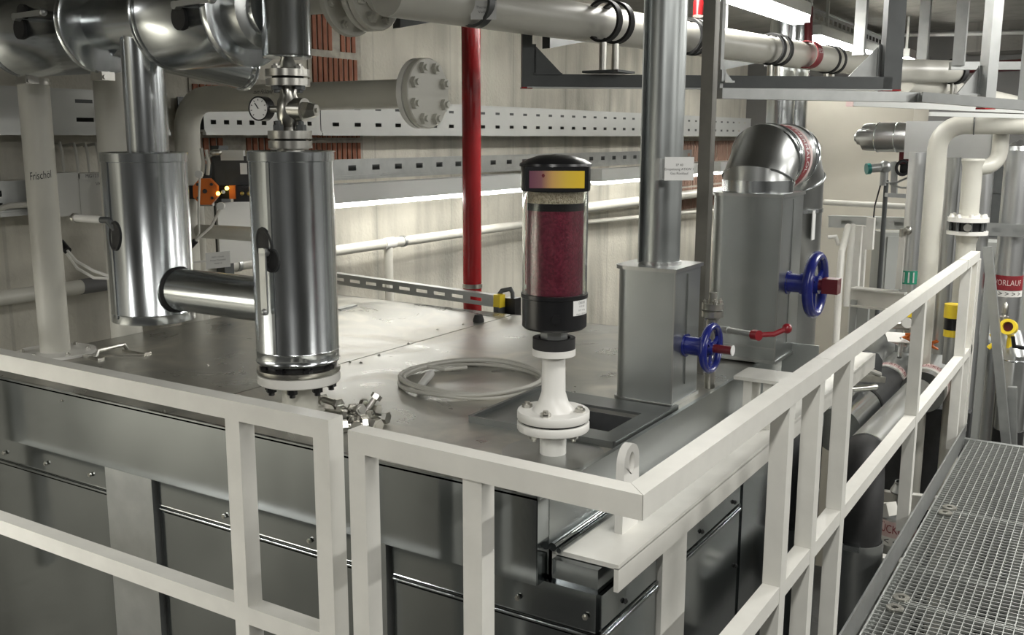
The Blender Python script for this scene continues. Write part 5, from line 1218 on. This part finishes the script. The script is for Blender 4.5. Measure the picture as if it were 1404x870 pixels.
b = MB(); p = Vector((-0.970,8.686,2.650)); b.box((p.x, p.y, 0), (p.x + 1.2, p.y + .3, 3.173)); b.box((p.x + .1, p.y - .01, .2), (p.x + .55, p.y, 3.086)); b.box((p.x + .6, p.y - .01, .2), (p.x + 1.1, p.y, 3.086))
tag(b.build('cabinet_or_shade_panel', cabinet, smooth=False), 'wide grey equipment cabinet behind the end of the railing', 'cabinet')
b = MB(); p = Vector((-1.131,9.958,3.462)); b.box((p.x, p.y, 3.1), (p.x + .9, p.y + .3, 3.736)); b.box((p.x + .05, p.y - .01, 3.5), (p.x + .85, p.y, 3.6)); tag(b.build('dark_rack', dark_steel, smooth=False), 'dark rack in the background between the bright risers at right', 'rack')
ST_ = thing('stair_rails', 'pale tubular stair handrails in the far corner beside the large blue handwheel', 'railing', (-1.521,6.665,2.645))
b = MB(); b.tube([(-1.531,6.428,2.686), (-1.547,6.488,3.011), (-1.556,6.538,3.267), (-1.584,6.791,3.412)], .022, 10); b.build('handrail', rail_white, ST_)
b = MB(); b.tube([(-1.568,6.803,2.868), (-1.574,6.841,3.062), (-1.607,7.014,3.404)], .021, 10); b.build('handrail', rail_white, ST_)
b = MB(); b.tube([(-1.667,6.606,3.350), (-1.623,6.635,3.354), (-1.601,6.636,3.298)], .012, 8); b.build('rail_hook', rail_white, ST_)
for k, u in enumerate(((-1.751,7.842,3.212), (-1.785,8.173,3.181), (-1.653,7.797,3.277))):
    p = Vector(u); b = MB(); b.box((p.x - .028, p.y - .03, 2.5 if k != 2 else p.z - .12), (p.x + .028, p.y + .03, p.z + .12)); b.build('upright', rail_white, ST_, smooth=False)
WB = thing('platform_beam', 'white steel I-beam of a low platform behind the railing', 'beam', (-1.426,7.137,2.894))
q0 = Vector((-1.582,7.042,2.904)); q1 = Vector((-1.213,6.973,2.906))
b = MB(); b.beam(q0, q1, .015, .12); b.beam(q0 + Vector((0, 0, .06)), q1 + Vector((0, 0, .06)), .10, .012); b.beam(q0 - Vector((0, 0, .06)), q1 - Vector((0, 0, .06)), .10, .012); b.beam(q0 - Vector((0, 0, .06)), q0 + Vector((0, 0, .06)), .1, .012); b.build('i_section', rail_white, WB, smooth=False)
b = MB(); p = Vector((-1.266,6.946,2.935)); b.box((p.x - .018, p.y - .018, p.z + .06), (p.x + .018, p.y + .018, 3.35)); b.build('post', rail_white, WB, smooth=False)
b = MB(); b.ball((p.x + .03, p.y, 3.389), .03, n=10); b.cyl((p.x, p.y, 3.34), (p.x, p.y, 3.398), .02, n=10); b.build('clamp', steel, WB)
b = MB(); p = Vector((-1.566,7.026,2.784)); b.box((p.x - .02, p.y - .02, 0), (p.x + .02, p.y + .02, p.z + .1)); q = Vector((-1.570,7.349,2.627)); b.box((q.x - .04, q.y - .03, 0), (q.x + .04, q.y + .03, q.z + .25)); b.build('leg', cabinet, WB, smooth=False)

# ---- insulated pipes below the railing, running along the walkway
IA = thing('insulated_pipe', 'grey insulated pipe with a printed ring and a black foam section, behind the side railing', 'pipe', (-1.1, 5.5, 2.5))
a0 = Vector((-1.147,4.958,2.538)); a1 = Vector((-1.164,5.543,2.520)); a2 = Vector((-1.188,6.298,2.483)); a3 = Vector((-1.284,8.309,2.368))
b = MB(); b.cyl(a0, a1, .116, n=36); b.build('clad_section', clad, IA)
b = MB(); b.cyl(a1, a2, .113, n=36); b.build('foam_section', charcoal, IA)
dA = (a3 - a2).normalized()
b = MB(); b.cyl(a2, a3, .118, n=36); b.build('clad_section', clad_dull, IA)
b = MB(); b.ring(a1 - (a1 - a0).normalized() * .02, (a1 - a0), .1195, .11, .04, 36); b.build('rubber_band', rubber, IA)
b = MB(); b.ring(a2, dA, .1205, .10, .05, 36); b.build('white_band', flange_white, IA)
b = MB(); b.ring(a2 + dA * .05, dA, .1205, .10, .10, 36); b.build('label_band', pink_band, IA)
text_wrap('THERMALÖL', .085, a2 + dA * .10, dA, (.35, -.6, .75), .1213, ink_red, IA, squash=.62)
text_wrap('> > > >', .05, a2 + dA * .025, dA, (.35, -.6, .75), .1213, ink, IA)
b = MB(); b.bead(a2 + dA * .75, dA, .118, .006, 36); b.build('seam_bead', clad, IA)
# black foam block and clip on top
c = Vector((-1.196,5.692,2.753))
b = MB(); b.prism(((-.05, -.06), (.06, -.06), (.065, .01), (.03, .055), (-.02, .06), (-.05, .03)), c, (.6, .8, 0), (0, 0, 1), .08); tag(b.build('foam_block', charcoal, IA, smooth=False), 'black foam block over the valve')
b = MB(); c = Vector((-1.048,5.017,2.801)); b.beam(c - Vector((.08, .10, -.03)), c + Vector((.06, .12, -.01)), .06, .03); b.cyl(c + Vector((-.05, -.06, -.04)), c + Vector((.05, .06, -.04)), .016, n=10); b.tube([c + Vector((-.06, -.1, .04)), c + Vector((.0, 0, .06)), c + Vector((.06, .08, .02))], .014, 8); b.build('latch', steel, IA)
ID = thing('insulated_pipe', 'grey insulated pipe farthest left of the group, half hidden under the top rail', 'pipe', (-1.386,7.435,2.496))
b = MB(); d0 = Vector((-1.374,6.602,2.486)); d1 = Vector((-1.434,8.603,2.496)); b.cyl(d0, d1, .115, n=32); b.build('clad_section', clad_dull, ID)
b = MB(); b.bead(d0 + (d1 - d0) * .35, d1 - d0, .116, .006, 32); b.build('seam_bead', clad, ID)
IB = thing('insulated_pipe', 'bright clad pipe with a black elbow turning down, nearest beside the railing', 'pipe', (-.95, 4.9, 2.2))
b0 = Vector((-0.874,4.312,2.643)); b1 = Vector((-0.943,5.981,2.528)); dB = (b1 - b0).normalized()
b = MB(); b.cyl(b0, b1, .090, n=36); b.build('clad_section', clad_dull, IB)
b = MB(); b.ring(b0 + dB * .0, dB, .0915, .08, .015, 36); b.build('end_ring', clad, IB)
vp = Vector((-0.813,3.996,2.389)); bend = b0 - dB * .05; tgt = Vector((vp.x, vp.y, 2.40))
cnr = bend - dB * ((Vector((bend.x, bend.y, 0)) - Vector((vp.x, vp.y, 0))).length)
pts = [b0 + dB * .03]
for i in range(9):
    t = i / 8; pts.append(bend * (1 - t) ** 2 + Vector((vp.x, vp.y, bend.z)) * 2 * t * (1 - t) + tgt * t * t)
pts.append(Vector((vp.x, vp.y, 2.30)))
b = MB(); b.tube(pts, .088, 30); tag(b.build('foam_elbow', rubber, IB), 'matt black foam elbow')
b = MB(); b.lathe(((.092, 0), (.096, 0), (.098, -.008), (.098, -2.37), (0, -2.37)), (vp.x, vp.y, 2.38), n=36); b.build('upright_clad', clad_dull, IB)
b = MB(); c = Vector((vp.x, vp.y, 2.38)); b.box((c.x - .03, c.y - .12, c.z - .012), (c.x + .03, c.y - .085, c.z + .01)); b.build('joint_tab', clad, IB, smooth=False)
IC = thing('insulated_pipe', 'grey insulated pipe with a pink printed ring, right of the other two behind the railing', 'pipe', (-.9, 6.8, 2.5))
c0 = Vector((-0.950,6.270,2.499)); c1 = Vector((-0.991,7.811,2.545)); dC = (c1 - c0).normalized()
b = MB(); b.cyl(c0 - dC * .1, c1, .125, n=32); b.build('clad_section', clad_dull, IC)
b = MB(); b.ring(c0 + dC * .02, dC, .128, .11, .09, 32); b.build('label_band', pink_band, IC)
b = MB(); b.ring(c0 - dC * .02, dC, .128, .11, .04, 32); b.build('white_band', flange_white, IC)
text_wrap('RÜCKLAUF', .07, c0 + dC * .065, dC, (.3, -.6, .75), .129, ink_red, IC, squash=.6)
# ---- small fittings between the pipes and the railing end
CD = thing('name_sign', 'small white sign plate on a short stalk above the insulated pipe', 'sign', (-1.064,6.142,2.789))
c = Vector((-1.081,6.138,2.819))
b = MB(); b.prism(((-.09, -.045), (.09, -.045), (.09, .045), (-.09, .045)), c, Vector((.88, .47, -.05)), Vector((-.4, .75, .5)), .004); b.build('plate', flange_white, CD, smooth=False)
b = MB(); b.cyl(c, Vector((-1.072,6.061,2.715)), .014, n=8); b.build('stalk', strut, CD)
for (u, s, lb) in (((-1.023,6.059,2.844), .55, 'orange cable knot hanging behind the second railing post'), ((-0.965,6.547,2.719), .5, 'orange cable loop just right of the railing post')):
    p = Vector(u); b = MB(); pts = [p + Vector((.05 * s * math.sin(2.4 * i), .05 * s * math.cos(1.7 * i), .05 * s * math.sin(1.3 * i + .5))) for i in range(9)]; b.tube(pts, .008, 7); tag(b.build('orange_cable', orange), lb, 'cable')
AV = thing('ball_valve', 'steel ball valve with a yellow grip above the insulated pipe, beside the orange cable knot', 'valve', (-1.099,6.375,2.859))
c = Vector((-1.088,6.382,2.859))
b = MB(); b.cyl(c - Vector((.0, 0, .12)), c + Vector((0, 0, .05)), .03, n=14); b.ball(c, .045); b.cyl(c - Vector((.09, .05, 0)), c + Vector((.06, .03, 0)), .028, n=14); b.tube([c + Vector((-.12, -.02, -.06)), c + Vector((-.10, 0, -.10)), c + Vector((0, 0, -.12))], .02, 8); b.build('valve_body', steel, AV)
b = MB(); q = Vector((-1.068,6.410,2.934)); b.box((q.x - .03, q.y - .03, q.z - .05), (q.x + .03, q.y + .03, q.z + .045)); tag(b.build('grip', yellow, AV, smooth=False), 'yellow grip')
b = MB(); b.cyl(c + Vector((0, -.05, .02)), c + Vector((0, -.06, .02)), .032, n=16); b.build('white_face', flange_white, AV)
LD = thing('angle_valve', 'white round valve head with a black collar behind the railing posts', 'valve', (-1.006,6.890,2.761))
c = Vector((-1.017,6.898,2.827))
b = MB(); b.cyl(c - Vector((0, 0, .02)), c + Vector((0, 0, .02)), .075, n=28); b.cyl(c + Vector((0, 0, .02)), c + Vector((0, 0, .03)), .03, n=14); b.build('cap', flange_white, LD)
b = MB(); b.cyl(c - Vector((0, 0, .11)), c - Vector((0, 0, .02)), .055, n=20); b.build('collar', black, LD)
b = MB(); b.ball(c + Vector((.07, .02, -.10)), .05); b.build('valve_body', steel, LD)
b = MB(); b.ball(c + Vector((.11, .0, -.16)), .045); b.build('valve_body', steel, LD)
b = MB(); b.cyl(c - Vector((0, 0, .2)), c - Vector((0, 0, .1)), .045, n=16); b.build('valve_body', steel, LD)
b = MB(); b.tube([c + Vector((.05, -.05, -.14)), c + Vector((.10, -.05, -.20)), c + Vector((.16, -.1, -.33))], .014, 7); b.tube([c + Vector((.14, -.02, -.1)), c + Vector((.17, -.05, -.20)), c + Vector((.2, -.1, -.33))], .012, 7); b.build('hose', black, LD)
YC = thing('plug_connector', 'yellow and black cylindrical connector behind the railing posts', 'connector', (-0.780,5.986,2.912))
c = Vector((-0.788,5.997,2.986))
b = MB(); b.cyl(c + Vector((0, 0, .008)), c + Vector((0, 0, .085)), .052, n=24); b.build('yellow_cap', yellow, YC)
b = MB(); b.cyl(c - Vector((0, 0, .06)), c + Vector((0, 0, .008)), .048, n=24); b.build('black_ring', black, YC)
b = MB(); b.cyl(c - Vector((0, 0, .10)), c - Vector((0, 0, .06)), .046, n=24); b.build('yellow_base', yellow, YC)
b = MB(); b.cyl(c - Vector((0, 0, .26)), c - Vector((0, 0, .10)), .04, n=20); b.build('lower_pipe', strut, YC)
YR = thing('plug_connector', 'bright yellow ring-shaped connector facing the walkway at the right edge', 'connector', (-0.542,6.530,2.802))
c = Vector((-0.549,6.541,2.875)); nd = Vector((-.1, -1, .25)).normalized()
b = MB(); b.ring(c - nd * .03, nd, .048, .030, .06, 28); b.build('yellow_ring', yellow, YR)
b = MB(); b.cyl(c - nd * .04, c - nd * .005, .031, n=20); b.build('socket', dark_red, YR)
b = MB(); b.tube([c - Vector((.09, 0, .05)), c - Vector((.06, 0, .10)), c - Vector((.10, 0, .14))], .014, 8); b.tube([c - nd * .03, c - nd * .1 - Vector((0, 0, .05)), Vector((-0.544,6.629,2.716))], .02, 8); b.build('yellow_lead', yellow, YR)
b = MB(); b.tube([c + Vector((.03, -.03, -.05)), c + Vector((.04, -.02, -.11)), c + Vector((.12, 0, -.12))], .012, 8); b.build('black_lead', black, YR)
p = Vector((-0.507,6.652,2.440))
GP = thing('insulated_pipe', 'grey clad upright pipe with a mitred top under the yellow ring connector', 'pipe', (p.x, p.y, 0))
b = MB(); zt_ = 2.661; b.tube([(p.x, p.y, 1.9), (p.x, p.y, zt_), (p.x - .05, p.y + .1, zt_ + .12)], .082, 28); b.build('clad_section', clad_dull, GP)
b = MB(); b.cyl((p.x, p.y, 0), (p.x, p.y, 2.218), .088, n=24); b.build('foam_section', rubber, GP)
b = MB(); b.bead((p.x, p.y, zt_), (0, 0, 1), .083, .005, 28); b.build('seam_bead', clad, GP)
b = MB(); c = Vector((-0.611,6.930,2.914)); b.cyl((c.x, c.y, 0), c, .015, n=8); b.ball(c, .03, (.7, .7, 1.8), 10); b.cyl(c - Vector((0, 0, .1)), c - Vector((0, 0, .04)), .03, n=12); b.cyl(c + Vector((-.08, 0, -.09)), c + Vector((.05, 0, -.09)), .016, n=10); tag(b.build('small_valve', steel), 'small steel valve just above the yellow ring connector', 'valve')
p = Vector((-0.718,7.588,2.387)); pipe('white_pipe', 'white pipe end glimpsed between the end post and its brace', [(p.x, p.y, 0), (p.x, p.y, 2.463)], .03, flange_white)
# floor-level supports glimpsed under the walkway edge
UB = thing('support_bracket', 'white square bracket arm below the railing, above the printed pipe', 'bracket', (-0.831,4.614,2.254))
b = MB(); b.beam((-0.917,4.680,2.250), (-0.792,4.592,2.316), .06, .06); b.build('arm', rail_white, UB, smooth=False)
b = MB(); p = Vector((-0.902,4.730,2.163)); b.box((p.x - .03, p.y - .03, 0), (p.x + .03, p.y + .03, p.z)); b.build('leg', rail_white, UB, smooth=False)
b = MB(); b.beam((-1.101,5.590,2.005), (-0.679,5.283,2.139), .06, .07); tag(b.build('cross_beam', rail_white, smooth=False), 'pale cross beam passing below the railing posts', 'beam')
b = MB(); b.beam((-0.926,4.629,2.039), (-0.713,4.530,2.080), .06, .05); tag(b.build('cross_beam', rail_white, smooth=False), 'pale low cross beam at the foot of the upright clad pipe', 'beam')
p = Vector((-0.824,4.915,1.963))
PP = thing('printed_pipe', 'clad upright pipe with a ring of print and arrows under the walkway edge', 'pipe', (p.x, p.y, 0))
b = MB(); zt_ = 2.123; b.cyl((p.x, p.y, 0), (p.x, p.y, zt_ + .05), .09, n=28); b.build('clad_section', clad_dull, PP)
b = MB(); b.ring((p.x, p.y, zt_ - .04), (0, 0, 1), .092, .08, .08, 28); b.build('label_band', pink_band, PP)
b = MB(); b.ring((p.x, p.y, zt_ - .085), (0, 0, 1), .092, .08, .045, 28); b.build('arrow_band', flange_white, PP)
text_wrap('RÜCKLAUF', .06, (p.x, p.y, zt_), (0, 0, 1), (-p.x, -p.y, 0), .0925, ink_red, PP, squash=.7); text_wrap('< < <', .05, (p.x, p.y, zt_ - .063), (0, 0, 1), (-p.x, -p.y, 0), .0925, ink, PP)
b = MB(); p = Vector((-0.843,5.093,2.284)); b.cyl((p.x, p.y, 0), (p.x, p.y, p.z), .035, n=16); b.lathe(((.05, -.06), (.055, -.05), (.03, 0), (0, 0)), p, n=16); tag(b.build('pump_head', strut), 'small grey capped fitting behind the middle railing post', 'fitting')
p = Vector((-0.864,6.609,2.159)); b = MB(); slotted(b, (p.x - .04, p.y, 0.4), (0, 0, 1), (-1, 0, 0), p.z + .15 - .4, .09, [(.03, .06)], .16, .10); b.box((p.x - .13, p.y + .02, .4), (p.x - .04, p.y + .03, p.z + .15)); tag(b.build('slotted_upright', strut, smooth=False), 'slotted grey upright rail in shadow under the walkway edge', 'rail')
b = MB(); p = Vector((-0.999,6.578,1.851)); b.box((p.x - .25, p.y, 0), (p.x + .28, p.y + .1, p.z + .45)); tag(b.build('cabinet_or_shade_panel', charcoal, smooth=False), 'dark panel standing in for the shade below the insulated pipes', 'cabinet')  # dark panel put in for the shade under the pipes
b = MB(); p = Vector((-1.035,3.322,3.168)); b.box((p.x - .08, p.y - .07, p.z), (p.x + .08, p.y + .09, p.z + .012)); b.box((p.x - .05, p.y - .05, 3.0), (p.x - .02, p.y + .05, p.z)); b.box((p.x + .02, p.y - .05, 3.0), (p.x + .05, p.y + .05, p.z)); 
tag(b.build('pedestal', rail_white, smooth=False), 'white steel pedestal under the corner of the larger valve box', 'bracket')
b = MB(); p = Vector((-1.050,3.774,3.153)); b.box((p.x - .06, p.y + .03, 3.0), (p.x + .08, p.y + .04, p.z + .05)); tag(b.build('sheet_plate', galv, smooth=False), 'grey sheet plate beside the pedestal under the larger valve box', 'plate')
